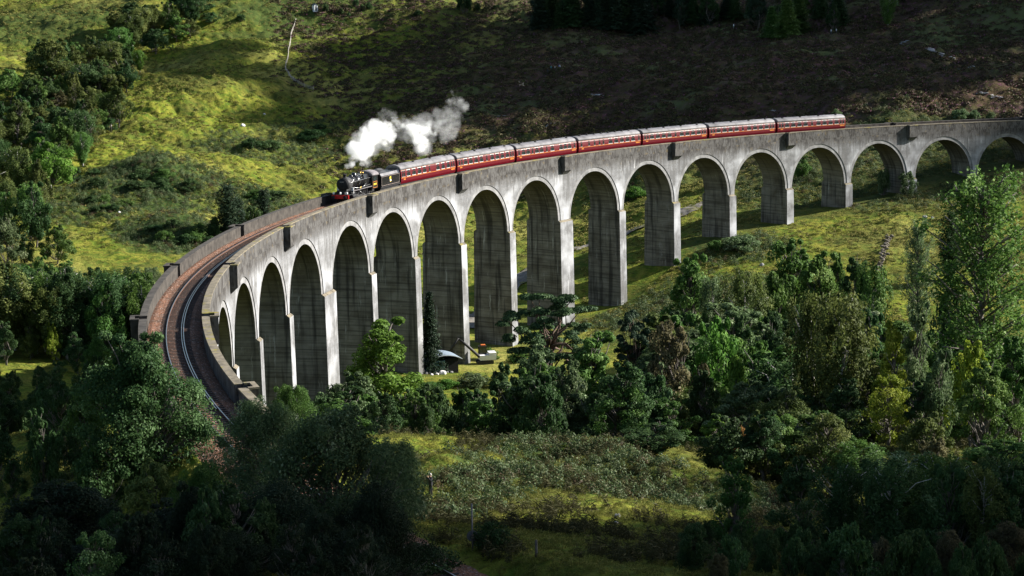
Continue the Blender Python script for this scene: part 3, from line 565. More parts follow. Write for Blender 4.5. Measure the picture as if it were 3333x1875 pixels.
for s in (1, -1):
    mb = MB(); mb.tube([(-1.2, s*.98, 2.95), (-2.7, s*.99, 2.95), (-6.9, s*1.06, 3.0), (-9.1, s*1.04, 3.0)], .025, 6); lp('handrail', mb, [M['steel']])
    mb = MB(); mb.tube([(-2.2, s*.95, 2.2), (-4.5, s*1.12, 1.95), (-8.8, s*1.1, 2.05)], .035, 6); mb.tube([(-5.8, s*1.12, 1.9), (-7.2, s*1.14, 2.35)], .03, 6); lp('pipework', mb, [M['steel']])
    mb = MB(); mb.cyl((-5.1, s*1.12, 1.80), (-5.1, s*1.12, 2.1), .10, .05, 8); mb.cyl((-4.8, s*1.12, 1.80), (-4.8, s*1.12, 1.98), .12, .12, 8); lp('injector_fitting', mb, [M['brass']])
    mb = MB(); mb.cyl((-1.25, s*1.08, .98), (-2.5, s*1.08, .98), .36, n=20); mb.cyl((-1.2, s*1.05, 1.45), (-2.55, s*1.05, 1.45), .2, n=16); mb.box(-2.45, -1.35, min(s*.6, s*1.3), max(s*.6, s*1.3), .9, 1.30); lp('cylinder', mb, [M['black']])
    mb = MB(); mb.box(-2.06, -1.96, min(s*.96, s*1.26), max(s*.96, s*1.26), 1.4, 2.2); lp('step', mb, [M['white']])
    for x, r in ((-1.2, .5), (-3.1, .5)):
        mb = MB(); mb.cyl((x, s*.66, r), (x, s*.80, r), r, n=18); lp('leading_wheel', mb, [M['black']])
    for x in (-4.55, -6.65, -9.1):
        mb = MB(); n = 28
        mb.loft([[(x+r*math.cos(t*2*math.pi/n), s*y, .92+r*math.sin(t*2*math.pi/n)) for t in range(n)] for r, y in ((.92, .66), (.92, .80), (.80, .80), (.80, .70), (.80, .66))], 0, False)
        for q in range(14):
            a = q*2*math.pi/14; mb.cyl((x+.15*math.cos(a), s*.73, .92+.15*math.sin(a)), (x+.82*math.cos(a), s*.73, .92+.82*math.sin(a)), .035, n=5)
        mb.cyl((x, s*.66, .92), (x, s*.84, .92), .18, n=14); lp('driving_wheel', mb, [M['black']])
        if x > -9:
            mb = MB(); 
            for q in range(8):
                a0, a1 = math.pi*q/8, math.pi*(q+1)/8; R2 = 1.0
                mb.face([(x+R2*math.cos(a), s*y, max(1.8, .92+R2*math.sin(a)+.1)) for a, y in ((a0, .6), (a1, .6), (a1, 1.0), (a0, 1.0))])
            lp('splasher', mb, [M['gloss']])
    mb = MB(); mb.box(-9.2, -4.45, min(s*.86, s*.92), max(s*.86, s*.92), .62, .74); lp('coupling_rod', mb, [M['steel']])
    mb = MB(); mb.box(-6.75, -2.5, min(s*1.0, s*1.06), max(s*1.0, s*1.06), .78, .92); mb.box(-4.3, -2.5, min(s*1.08, s*1.12), max(s*1.08, s*1.12), 1.05, 1.12); mb.tube([(-6.65, s*1.1, .7), (-5.2, s*1.12, 1.2), (-4.6, s*1.12, 1.5)], .04, 5); lp('connecting_rod', mb, [M['steel']])
    mb = MB(); mb.box(-11.3, -9.1, min(s*1.27, s*1.31), max(s*1.27, s*1.31), 1.30, 3.18); lp('cab_side', mb, [M['gloss']])
    mb = MB(); mb.box(-10.7, -9.6, min(s*1.309, s*1.316), max(s*1.309, s*1.316), 2.45, 3.0); lp('cab_window', mb, [M['glass']])
    mb = MB(); c0, c1 = min(s*1.311, s*1.322), max(s*1.311, s*1.322)
    for x0, x1, z0, z1 in ((-11.0, -9.4, 2.28, 2.33), (-11.0, -9.4, 1.42, 1.47), (-11.0, -10.95, 1.47, 2.28), (-9.45, -9.4, 1.47, 2.28)): mb.box(x0, x1, c0, c1, z0, z1)
    lp('cab_lining', mb, [M['gold']])
    mb = MB()
    for i in range(5):
        x = -9.75-i*.23 if s > 0 else -10.67+i*.23; mb.box(x-.07, x+.07, c0, c1, 1.80, 2.08)
    lp('cab_number', mb, [M['yellow']])
mb = MB(); mb.box(-9.2, -9.1, -1.27, 1.27, 1.80, 3.2); lp('cab_front', mb, [M['gloss']])
mb = MB(); rp = [(1.36*math.cos(math.pi*i/12), 3.18+.68*math.sin(math.pi*i/12)) for i in range(13)]; mb.loft([[(x, y, z) for y, z in rp] for x in (-11.7, -9.05)], 0, True, True); lp('cab_roof', mb, [M['cabroof']])
for y, z in ((0, 1.42), (-1.0, 1.42), (1.0, 1.42)):
    mb = MB(); mb.cyl((-.12, y, z+.0), (-.12, y, z+.30), .11, n=10); mb.cyl((-.02, y, z+.15), (.05, y, z+.15), .12, n=12); lp('lamp', mb, [M['white']])
# ---------------------------------------------------------------- steam
def steam(name, pts, label, dens, vox=.35, seed=0):
    me = bpy.data.meshes.new(name+'_points'); me.vertices.add(len(pts)); me.vertices.foreach_set('co', np.array([p[:3] for p in pts], np.float32).ravel())
    a = me.attributes.new('rad', 'FLOAT', 'POINT'); a.data.foreach_set('value', np.array([p[3] for p in pts], np.float32)); o = link(name, me); tag(o, label, 'steam', None, 'stuff')
    g = bpy.data.node_groups.new('steam_volume', 'GeometryNodeTree'); g.interface.new_socket('Geometry', in_out='INPUT', socket_type='NodeSocketGeometry'); g.interface.new_socket('Geometry', in_out='OUTPUT', socket_type='NodeSocketGeometry')
    i = g.nodes.new('NodeGroupInput'); u = g.nodes.new('NodeGroupOutput'); mp = g.nodes.new('GeometryNodeMeshToPoints'); na = g.nodes.new('GeometryNodeInputNamedAttribute'); na.data_type = 'FLOAT'; na.inputs[0].default_value = 'rad'
    pv = g.nodes.new('GeometryNodePointsToVolume'); pv.resolution_mode = 'VOXEL_SIZE'; sm = g.nodes.new('GeometryNodeSetMaterial')
    pv.inputs['Voxel Size'].default_value = vox; pv.inputs['Density'].default_value = 1.
    L = g.links.new; L(i.outputs[0], mp.inputs['Mesh']); L(na.outputs[0], mp.inputs['Radius']); L(mp.outputs[0], pv.inputs['Points']); L(na.outputs[0], pv.inputs['Radius']); L(pv.outputs[0], sm.inputs[0]); L(sm.outputs[0], u.inputs[0])
    k = N(name+'_white_vapour'); P = k.n('ShaderNodeNewGeometry').outputs['Position']; n = k.noise(P, 1.0, 9, .70); b = k.noise(P, .22, 3)
    ai = k.n('ShaderNodeAttribute'); ai.attribute_name = 'density'
    d = k.math('MULTIPLY', k.ramp(k.math('ADD', k.math('MULTIPLY', ai.outputs['Fac'], .42), k.math('ADD', k.math('MULTIPLY', n, 1.1), k.math('MULTIPLY', b, .6))), 1.12, 1.42), dens)
    d = k.math('MULTIPLY', d, k.ramp(ai.outputs['Fac'], 0, .25))
    pvn = k.n('ShaderNodeVolumePrincipled'); pvn.inputs['Color'].default_value = (1., 1., 1., 1); pvn.inputs['Density Attribute'].default_value = ''; k.set(pvn.inputs['Density'], d); pvn.inputs['Anisotropy'].default_value = .0
    k.t.links.new(pvn.outputs[0], k.out.inputs['Volume']); sm.inputs['Material'].default_value = k.m; md = o.modifiers.new('vapour', 'NODES'); md.node_group = g; return o
_ts = [V(s, 0, 0) for s in range(-100, 60, 2)]; _tpx = [project(q)[0] for q in _ts]; _th = [math.hypot(q[0]-CAM[0], q[1]-CAM[1]) for q in _ts]
def plume(lst, seed, jit=.45):
    rg = random.Random(seed); out = []
    for px, py, s, rm in lst:
        d = 4.+float(np.interp(px, _tpx, _th)); c = at(px, py, d)
        for q in range(7):
            v = Vector((rg.gauss(0, 1), rg.gauss(0, 1), rg.gauss(0, 1))).normalized()*rm*jit*2*rg.random()**.5
            out.append((c[0]+v.x, c[1]+v.y, c[2]+v.z, rm*rg.uniform(.45, .8)))
    return out
MAINP = [(1196, 548, -54, .45), (1194, 538, -54, .6), (1190, 525, -54, .9), (1148, 540, -61, .6), (1140, 526, -61, 1.0), (1160, 505, -58, 1.4), (1185, 500, -56, 1.5), (1150, 488, -58, 1.3), (1180, 470, -56, 1.9), (1210, 460, -54, 1.8), (1200, 435, -54, 1.9), (1235, 430, -52, 2.0), (1225, 410, -52, 1.5), (1262, 440, -50, 1.4), (1262, 415, -50, 1.6), (1290, 405, -48, 1.2), (1250, 470, -50, .9)]
TAILP = [(1305, 412, -47, 1.0), (1325, 412, -46, 1.2), (1345, 420, -44, 1.7), (1350, 445, -43, 1.5), (1368, 465, -42, 1.6), (1380, 485, -41, 1.0), (1375, 430, -42, 1.6), (1405, 425, -40, 1.5), (1430, 415, -38, 1.5), (1455, 400, -36, 1.5), (1475, 380, -34, 1.3), (1485, 362, -34, 1.1), (1450, 430, -37, 1.1), (1475, 410, -35, 1.0)]
WISP = [(1470, 345, -34, .9), (1482, 342, -34, .8), (1490, 328, -34, .7), (1478, 318, -34, .6)]
steam('steam_plume', plume(MAINP, 4)+plume([(a, b, c, d*.8) for a, b, c, d in TAILP[:8]], 9), 'dense white steam billowing from the locomotive and drifting back over the leading coach', 1.0)
steam('steam_haze', plume([(a, b-4, c, d*1.35) for a, b, c, d in TAILP+WISP], 19, .6)+plume([(a+8, b-3, c, d*1.1) for a, b, c, d in MAINP[4:]], 20, .6), 'thin torn steam trailing up and right from the dense white steam', .17, seed=3)
steam('steam_wisp', plume([(1688, 268, -20, .5), (1696, 278, -20, .7), (1704, 288, -19, .5)], 6), 'lone white wisp floating in front of the dark hillside', .8)
LM['deep'] = leafmat('leaf_gloom_green', (.012, .024, .011), (.032, .052, .023), (.06, .09, .05))  # leaf green darkened to put the foreground gloom into the colour
# ---------------------------------------------------------------- vegetation: leaf-sized faces spread through each crown
def leafmesh(name, C, Nrm, size, tint, slim=.62):
    """one small four-cornered leaf spray per centre, facing along Nrm"""
    n = len(C); rg = np.random.default_rng(n); Nn = Nrm/np.maximum(np.linalg.norm(Nrm, axis=1, keepdims=True), 1e-6)
    a = np.cross(Nn, rg.normal(size=(n, 3))); a /= np.maximum(np.linalg.norm(a, axis=1, keepdims=True), 1e-6); b = np.cross(Nn, a); s = size[:, None]
    bend = Nn*s*.25
    co = np.stack([C-a*s-bend, C-b*s*slim+bend*.4, C+a*s-bend, C+b*s*slim+bend*.4], 1).reshape(-1, 3)
    me = bpy.data.meshes.new(name); me.vertices.add(4*n); me.vertices.foreach_set('co', co.astype(np.float32).ravel())
    me.loops.add(4*n); me.loops.foreach_set('vertex_index', np.arange(4*n, dtype=np.int32)); me.polygons.add(n); me.polygons.foreach_set('loop_start', np.arange(0, 4*n, 4, dtype=np.int32)); me.update(calc_edges=True)
    at_ = me.attributes.new('tint', 'FLOAT', 'POINT'); at_.data.foreach_set('value', np.repeat(tint, 4).astype(np.float32)); me.materials.append(LM['mid']); return me
def limb(mb, p0, p1, r0, r1, rg, n=4, wob=.06):
    p0, p1 = np.array(p0, float), np.array(p1, float); L = np.linalg.norm(p1-p0)
    pts = [p0+(p1-p0)*t+(rg.normal(size=3)*wob*L*math.sin(t*math.pi) if 0 < t < 1 else 0) for t in np.linspace(0, 1, n)]
    mb.tube(pts, list(np.linspace(r0, r1, n)), 6)
def puff(rg, c, rad, n, up=.35, shell=.55):
    d = rg.normal(size=(n, 3)); d /= np.linalg.norm(d, axis=1, keepdims=True); rr = (shell+(1-shell)*rg.random(n))[:, None]
    flat = np.array([1, 1, .75]); return c+d*rr*rad*flat, d+np.array([0, 0, up])+rg.normal(size=(n, 3))*.5
def broadleaf(seed, H, W, nl, leaf, clumps=52, low=.16, gap=.10, shape=1.):
    rg = np.random.default_rng(seed); tb = MB(); C, Nn, T, S = [], [], [], []
    limb(tb, (0, 0, -1.2), (rg.normal()*.3, rg.normal()*.3, H*.55), H*.028, H*.014, rg)
    p1, p2, p3 = rg.uniform(0, 6.28, 3); clumps += 7
    for k in range(clumps):
        u = rg.random()**.8; z = low+(.93-low)*u; env = (math.sin(math.pi*min(1, (z-low*.6)/(1-low*.6))**.75)**.6)*shape+(1-shape)*(1-z)
        a = rg.random()*2*math.pi+k*2.4; lob = 1+.30*math.sin(2*a+p1+z*3)+.24*math.sin(3*a+p2-z*5)+.15*math.sin(9*z+p3); r = W/2*env*(.35+.62*rg.random()**.5)*min(1.35, max(.5, lob))
        c = np.array([r*math.cos(a), r*math.sin(a), z*H*.94*(1+.05*math.sin(2*a+p3))]); rad = W*rg.uniform(.065, .175)*(.7+.5*env)
        if k < 7: c = np.array([W*.13*rg.normal(), W*.13*rg.normal(), H*rg.uniform(.84, .97)]); rad = W*rg.uniform(.045, .085)
        limb(tb, (c[0]*.12, c[1]*.12, max(H*.12, c[2]-r*.9-.05*H)), c, H*.008, H*.002, rg)
        if rg.random() < gap: continue
        n = int(nl/clumps*rg.uniform(.6, 1.4)); p, q = puff(rg, c, rad, n); C.append(p); Nn.append(q); T.append(np.clip(rg.normal(.5, .22)+rg.normal(size=n)*.2, 0, 1)); S.append(leaf*rg.uniform(.5, 1.7, n))
    return tb, np.concatenate(C), np.concatenate(Nn), np.concatenate(S), np.concatenate(T)
def birch(seed, H, W, nl, leaf):
    """upright crown with hanging strands"""
    rg = np.random.default_rng(seed); tb = MB(); C, Nn, T, S = [], [], [], []; limb(tb, (0, 0, -1.2), (rg.normal()*.25, rg.normal()*.25, H*.9), H*.02, H*.004, rg, 6, .03)
    ns = 120
    for k in range(ns):
        z = .22+.76*(k+rg.random())/ns; env = math.sin(math.pi*min(1, (1-z)*1.15+.10)**.75)**.8; a = k*2.4+rg.random(); r = W/2*env*rg.uniform(.3, 1.)*(1+.3*math.sin(2*a+seed)+.2*math.sin(11*z+seed))
        top = np.array([r*math.cos(a), r*math.sin(a), z*H]); ln = H*rg.uniform(.08, .17)
        if k % 4 == 0: limb(tb, (top[0]*.1, top[1]*.1, max(z*H-.18*H, H*.1)), top, H*.006, H*.002, rg)
        n = int(nl/ns); t = rg.random(n); p = top+np.stack([top[0]*.12*t, top[1]*.12*t, -ln*t], -1)+rg.normal(size=(n, 3))*W*.045*np.array([1, 1, .6])
        C.append(p); Nn.append(rg.normal(size=(n, 3))*.6+np.array([math.cos(a), math.sin(a), .5])); T.append(np.clip(rg.normal(.5, .2)+rg.normal(size=n)*.2, 0, 1)); S.append(leaf*rg.uniform(.5, 1.6, n))
    return tb, np.concatenate(C), np.concatenate(Nn), np.concatenate(S), np.concatenate(T)
def conifer(seed, H, W, nl, leaf, low=.08, droop=.25, col=0.):
    rg = np.random.default_rng(seed); tb = MB(); C, Nn, T, S = [], [], [], []; limb(tb, (0, 0, -1.2), (0, 0, H*.98), H*.018, H*.003, rg, 6, .005)
    nb = 150
    for k in range(nb):
        u = (k+rg.random())/nb; z = low+(1-low)*u; a = k*2.4+rg.random()*.6; r = W/2*((1-u)**(.85) if not col else math.sin(math.pi*min(1, .12+.88*(1-u)))**col)*rg.uniform(.6, 1.1)+.05*W*(1-u)
        e = np.array([r*math.cos(a), r*math.sin(a), z*H-r*droop if not col else z*H+r*.8]); b = np.array([0, 0, z*H])
        if k % 3 == 0: limb(tb, b, e, H*.004, H*.0015, rg, 3, .02)
        n = int(nl/nb*(.4+1.2*(1-u))); t = rg.random(n)**.7; p = b+(e-b)*t[:, None]+rg.normal(size=(n, 3))*W*.05*np.array([1, 1, .5]); p[:, 2] -= rg.random(n)*r*.12
        C.append(p); Nn.append(rg.normal(size=(n, 3))*.5+np.array([math.cos(a)*.5, math.sin(a)*.5, .8])); T.append(np.clip(rg.normal(.5, .2)+rg.normal(size=n)*.2, 0, 1)); S.append(leaf*rg.uniform(.5, 1.6, n))
    return tb, np.concatenate(C), np.concatenate(Nn), np.concatenate(S), np.concatenate(T)
def pine(seed, H, W, nl, leaf):
    rg = np.random.default_rng(seed); tb = MB(); C, Nn, T, S = [], [], [], []; limb(tb, (0, 0, -1.2), (.3, .2, H*.62), H*.032, H*.02, rg, 5, .04); limb(tb, (-.8, .3, -1.2), (-1.2, .2, H*.55), H*.022, H*.014, rg, 5, .04)
    pads = 34
    for k in range(pads):
        a = k*2.4+rg.random()*.7; u = rg.random(); z = H*(.40+.56*u); r = W/2*(1.02-.45*u-.25*(u < .25))*rg.uniform(.25, 1.)**.7
        c = np.array([r*math.cos(a), r*math.sin(a), z]); limb(tb, (0, 0, H*rg.uniform(.3, .6)), c-np.array([0, 0, .25]), H*.012, H*.004, rg, 4, .08)
        for q in range(3):
            cc = c+rg.normal(size=3)*np.array([W*.055, W*.055, H*.02]); n = int(nl/pads/3); d = rg.normal(size=(n, 3)); d /= np.linalg.norm(d, axis=1, keepdims=True); d[:, 2] = np.abs(d[:, 2])*.9-.2
            C.append(cc+d*rg.uniform(.6, 1, (n, 1))*W*.075*np.array([1, 1, .55])); Nn.append(d+rg.normal(size=(n, 3))*.4+np.array([0, 0, .5])); T.append(np.clip(rg.normal(.5, .2)+rg.normal(size=n)*.2, 0, 1)); S.append(leaf*rg.uniform(.5, 1.6, n))
    return tb, np.concatenate(C), np.concatenate(Nn), np.concatenate(S), np.concatenate(T)
def poplar(seed, H, W, nl, leaf):
    rg = np.random.default_rng(seed); tb = MB(); C, Nn, T, S = [], [], [], []; limb(tb, (0, 0, -1.2), (0, 0, H*.96), H*.017, H*.003, rg, 7, .01); nb = 120
    for k in range(nb):
        u = (k+rg.random())/nb; z = .14+.84*u; a = k*2.4+rg.random()*.6; r = W/2*(math.sin(math.pi*min(1, .1+.9*(1-u)))**.7)*rg.uniform(.45, 1.1); b = np.array([0, 0, (z-.08)*H]); e = np.array([r*math.cos(a), r*math.sin(a), z*H+.03*H])
        limb(tb, b, e, H*.0045, H*.0015, rg, 3, .05)
        for q in range(4):
            n = int(nl/nb/4); c = b+(e-b)*rg.uniform(.3, 1.05)+rg.normal(size=3)*W*.03; C.append(c+rg.normal(size=(n, 3))*W*.035); Nn.append(rg.normal(size=(n, 3))+np.array([0, 0, .4])); T.append(np.clip(rg.normal(.45, .2)+rg.normal(size=n)*.25, 0, 1)); S.append(leaf*rg.uniform(.6, 1.4, n))
    return tb, np.concatenate(C), np.concatenate(Nn), np.concatenate(S), np.concatenate(T)
def shrub(seed, H, W, nl, leaf, cl=26):
    rg = np.random.default_rng(seed); tb = MB(); C, Nn, T, S = [], [], [], []
    for k in range(cl):
        a = rg.random()*2*math.pi; r = W/2*rg.random()**.6*.85; z = H*(.15+.72*rg.random()*math.sqrt(max(0, 1-(2*r/W)**2))); c = np.array([r*math.cos(a), r*math.sin(a), z]); limb(tb, (c[0]*.3, c[1]*.3, -.5), c, .05, .02, rg, 3)
        n = int(nl/cl); p, q = puff(rg, c, W*rg.uniform(.11, .2), n); p[:, 2] = np.maximum(p[:, 2], -.1); C.append(p); Nn.append(q); T.append(np.clip(rg.normal(.5, .22)+rg.normal(size=n)*.2, 0, 1)); S.append(leaf*rg.uniform(.5, 1.6, n))
    return tb, np.concatenate(C), np.concatenate(Nn), np.concatenate(S), np.concatenate(T)
PROTO = {}
def add_proto(key, kind, maker, n, *a, bark='bark', part='crown', **kw):
    lst = []
    for i in range(n):
        tb, C, Nn, S, T = maker(hash_(key)+i*13, *a, **kw); lst.append((tb.mesh(kind+'_trunk', [M[bark]]), leafmesh(kind+'_crown', C, Nn, S, T), max(C[:, 2]), 2*np.percentile(np.hypot(C[:, 0], C[:, 1]), 97)))
    PROTO[key] = (kind, lst, part)
def hash_(s): return sum(ord(c)*(i+3) for i, c in enumerate(s))
add_proto('round', 'oak_tree', broadleaf, 5, 10., 9., 11000, .165)  # broadleaf of unknown species; round, tall and cone differ in crown shape
add_proto('tall', 'alder_tree', broadleaf, 5, 14., 8., 15000, .155, clumps=60, low=.12)
add_proto('cone', 'rowan_tree', broadleaf, 3, 14., 8.5, 17000, .14, clumps=70, low=.06, shape=.25)
add_proto('open', 'ash_tree', broadleaf, 3, 13., 8., 12000, .14, clumps=70, low=.1, gap=.25)
add_proto('hero', 'ash_tree', broadleaf, 2, 14., 10., 52000, .115, clumps=170, low=.05, gap=.04)
add_proto('willow', 'willow_tree', broadleaf, 2, 9., 11., 52000, .082, clumps=190, low=.02, gap=.02, bark='bark')
add_proto('birch', 'birch_tree', birch, 3, 13., 6., 15000, .12, bark='palebark')
add_proto('spruce', 'spruce_tree', conifer, 2, 14., 5.5, 14000, .14)
add_proto('cypress', 'cypress_tree', conifer, 2, 12., 4., 13000, .125, col=.7, low=.02)
add_proto('pine', 'pine_tree', pine, 1, 14., 14., 34000, .125, bark='pinebark')
add_proto('poplar', 'poplar_tree', poplar, 2, 22., 8., 20000, .12)
add_proto('shrub', 'shrub', shrub, 3, 2.6, 4., 4200, .10, part='foliage')
add_proto('willowshrub', 'shrub', shrub, 2, 3.2, 4., 5000, .09, cl=60, part='foliage')
_cnt = [0]
def plant(key, col, x, y, z, H, Wd, label, cat='tree', group=None):
    kind, lst, part = PROTO[key]; _cnt[0] += 1; tm, cm, h0, w0 = lst[_cnt[0] % len(lst)]
    o = empty(kind, (x, y, z-.1), (0, 0, (_cnt[0]*2.399) % 6.283)); tag(o, label, cat, group); sx = Wd/w0; sz = H/h0
    for nm, me in (('trunk', tm), (part, cm)):
        if nm == 'trunk' and key in ('shrub', 'willowshrub'): nm = 'stems'
        c = link(nm, me, o); c.scale = (sx, sx, sz)
        if me is cm: c.material_slots[0].link = 'OBJECT'; c.material_slots[0].material = LM[col]
    return o
def tree(key, col, px, yt, wpx, label, yb=None, h=None, cat=None, group=None):
    """a plant whose foot stands where the line of sight meets the ground (yb), or h metres off; its top reaches yt"""
    if h is None: p, h = hit(px, yb)
    else: d = ray(px, 900); p = CAM+d*h; p = np.array([p[0], p[1], gz(p[0], p[1])])
    if hand_widen and h < 330 and key in ('tall', 'birch', 'cone', 'round', 'open') and px > 1000: wpx *= 1.45
    top = at(px, yt, h)[2]; H = max(.8, top-p[2]); Wd = wpx/FPX*math.hypot(h, CAM[2]-p[2])
    return plant(key, col, p[0], p[1], p[2], H, Wd, label, cat or ('shrub' if 'shrub' in key else 'tree'), group)
hand_widen = True
G1 = 'trees along the gully on the left hillside'
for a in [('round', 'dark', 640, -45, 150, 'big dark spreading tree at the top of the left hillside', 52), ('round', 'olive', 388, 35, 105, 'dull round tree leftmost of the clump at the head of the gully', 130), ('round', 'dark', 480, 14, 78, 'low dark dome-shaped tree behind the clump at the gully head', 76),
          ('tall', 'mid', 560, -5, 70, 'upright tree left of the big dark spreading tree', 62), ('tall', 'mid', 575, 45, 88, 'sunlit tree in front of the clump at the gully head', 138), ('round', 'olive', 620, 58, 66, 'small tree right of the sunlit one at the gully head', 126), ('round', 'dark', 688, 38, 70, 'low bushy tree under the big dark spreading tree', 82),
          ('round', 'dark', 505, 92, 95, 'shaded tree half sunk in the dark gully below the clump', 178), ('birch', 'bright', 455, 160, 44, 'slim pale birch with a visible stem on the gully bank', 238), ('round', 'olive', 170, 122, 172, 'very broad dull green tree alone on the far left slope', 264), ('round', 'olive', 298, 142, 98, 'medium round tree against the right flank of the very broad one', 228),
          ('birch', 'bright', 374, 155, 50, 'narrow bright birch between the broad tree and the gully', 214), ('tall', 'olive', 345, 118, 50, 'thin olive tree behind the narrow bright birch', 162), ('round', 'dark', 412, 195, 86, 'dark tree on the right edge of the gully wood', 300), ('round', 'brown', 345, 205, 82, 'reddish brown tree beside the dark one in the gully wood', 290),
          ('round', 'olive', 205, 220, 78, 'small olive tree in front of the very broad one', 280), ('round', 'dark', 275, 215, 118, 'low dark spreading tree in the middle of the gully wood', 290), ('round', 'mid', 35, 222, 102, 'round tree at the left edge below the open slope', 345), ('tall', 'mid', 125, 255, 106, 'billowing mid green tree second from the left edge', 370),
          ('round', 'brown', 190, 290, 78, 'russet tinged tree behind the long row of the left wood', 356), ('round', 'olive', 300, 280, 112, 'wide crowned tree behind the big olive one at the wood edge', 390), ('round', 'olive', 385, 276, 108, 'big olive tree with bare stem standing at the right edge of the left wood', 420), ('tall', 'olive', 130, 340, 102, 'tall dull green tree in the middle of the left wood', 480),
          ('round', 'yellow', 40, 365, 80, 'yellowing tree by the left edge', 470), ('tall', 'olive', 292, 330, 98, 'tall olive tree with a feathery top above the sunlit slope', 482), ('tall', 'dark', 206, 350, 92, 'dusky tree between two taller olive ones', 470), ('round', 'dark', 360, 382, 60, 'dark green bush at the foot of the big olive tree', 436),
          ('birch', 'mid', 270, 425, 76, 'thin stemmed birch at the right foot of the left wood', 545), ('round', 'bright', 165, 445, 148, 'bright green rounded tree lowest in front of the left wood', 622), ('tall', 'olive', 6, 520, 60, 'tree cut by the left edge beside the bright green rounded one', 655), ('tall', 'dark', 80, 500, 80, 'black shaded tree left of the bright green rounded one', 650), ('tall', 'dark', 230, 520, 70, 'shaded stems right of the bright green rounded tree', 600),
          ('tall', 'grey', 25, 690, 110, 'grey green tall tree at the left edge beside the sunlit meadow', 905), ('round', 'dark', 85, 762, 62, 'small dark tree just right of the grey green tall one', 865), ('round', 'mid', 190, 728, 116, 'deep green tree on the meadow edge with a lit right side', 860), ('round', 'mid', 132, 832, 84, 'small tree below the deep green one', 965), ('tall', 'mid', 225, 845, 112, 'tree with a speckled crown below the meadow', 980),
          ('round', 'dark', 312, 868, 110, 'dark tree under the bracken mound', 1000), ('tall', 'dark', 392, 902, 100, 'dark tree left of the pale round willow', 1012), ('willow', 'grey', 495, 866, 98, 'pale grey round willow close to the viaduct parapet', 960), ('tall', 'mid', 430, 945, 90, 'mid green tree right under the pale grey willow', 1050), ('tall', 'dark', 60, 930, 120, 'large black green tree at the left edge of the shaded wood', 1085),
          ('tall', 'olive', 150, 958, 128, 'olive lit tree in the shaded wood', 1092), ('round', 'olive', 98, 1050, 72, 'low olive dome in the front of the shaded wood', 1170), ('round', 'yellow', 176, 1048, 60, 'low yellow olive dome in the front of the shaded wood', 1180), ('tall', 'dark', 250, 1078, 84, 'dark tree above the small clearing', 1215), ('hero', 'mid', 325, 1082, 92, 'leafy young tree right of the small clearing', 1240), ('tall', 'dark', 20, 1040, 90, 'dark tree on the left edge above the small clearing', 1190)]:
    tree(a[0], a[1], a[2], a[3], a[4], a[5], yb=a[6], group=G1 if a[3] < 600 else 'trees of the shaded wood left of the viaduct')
for a in [('cypress', 'needle', 745, 595, 74, 'tall dark pointed conifer behind the outer parapet', 782), ('cypress', 'needle', 860, 612, 46, 'slim dark conifer standing nearer the locomotive', 735), ('cypress', 'needle', 775, 640, 50, 'shorter dark conifer leaning on the tall pointed one', 775)]: tree(a[0], a[1], a[2], a[3], a[4], a[5], yb=a[6], group='conifers behind the parapet')
for a in [(818, 668, 70, 'rounded dark bush between the two conifers', 735), (705, 700, 62, 'dark bush at the left foot of the tall pointed conifer', 775)]: tree('shrub', 'dark', a[0], a[1], a[2], a[3], yb=a[4])
# scattered bushes on the sunny hill top
for px, yt, w, yb, lb in [(785, 42, 32, 68, 'lone dark bush leftmost on the sunny crest'), (1060, 8, 22, 47, 'narrow green bush beside the white hut'), (1112, 25, 16, 52, 'tiny dark bush right of the narrow green one'), (1158, -8, 22, 30, 'tall dark bush on the sunny crest at the top edge'), (1180, 14, 20, 32, 'small round bush below the tall dark one'), (1200, 5, 24, 30, 'wide low bush right of the small round one'), (1362, 30, 30, 53, 'round dark bush alone above the cloud shadow'),
                           (1512, -32, 52, 40, 'large dark bush pair on the edge of the cloud shadow'), (1552, 8, 28, 44, 'smaller companion right of the large dark bush'), (1615, 14, 24, 30, 'low bush last before the dark wood'), (1135, 40, 14, 57, 'dwarf bush in the pink heather')]:
    tree('shrub', 'dark', px, yt, w, lb, yb=yb, group='bushes scattered on the hill top')
for px, yt, w, yb, c, lb in [(2720, 352, 38, 388, 'grey', 'grey green bush left behind the far parapet'), (3125, 350, 58, 392, 'grey', 'pale bush just above the far parapet'), (3170, 356, 36, 392, 'grey', 'second pale bush above the far parapet'), (3225, 362, 30, 390, 'grey', 'small pale bush rightmost above the far parapet')]:
    tree('shrub', c, px, yt, w, lb, yb=yb, group='bushes above the far parapet')
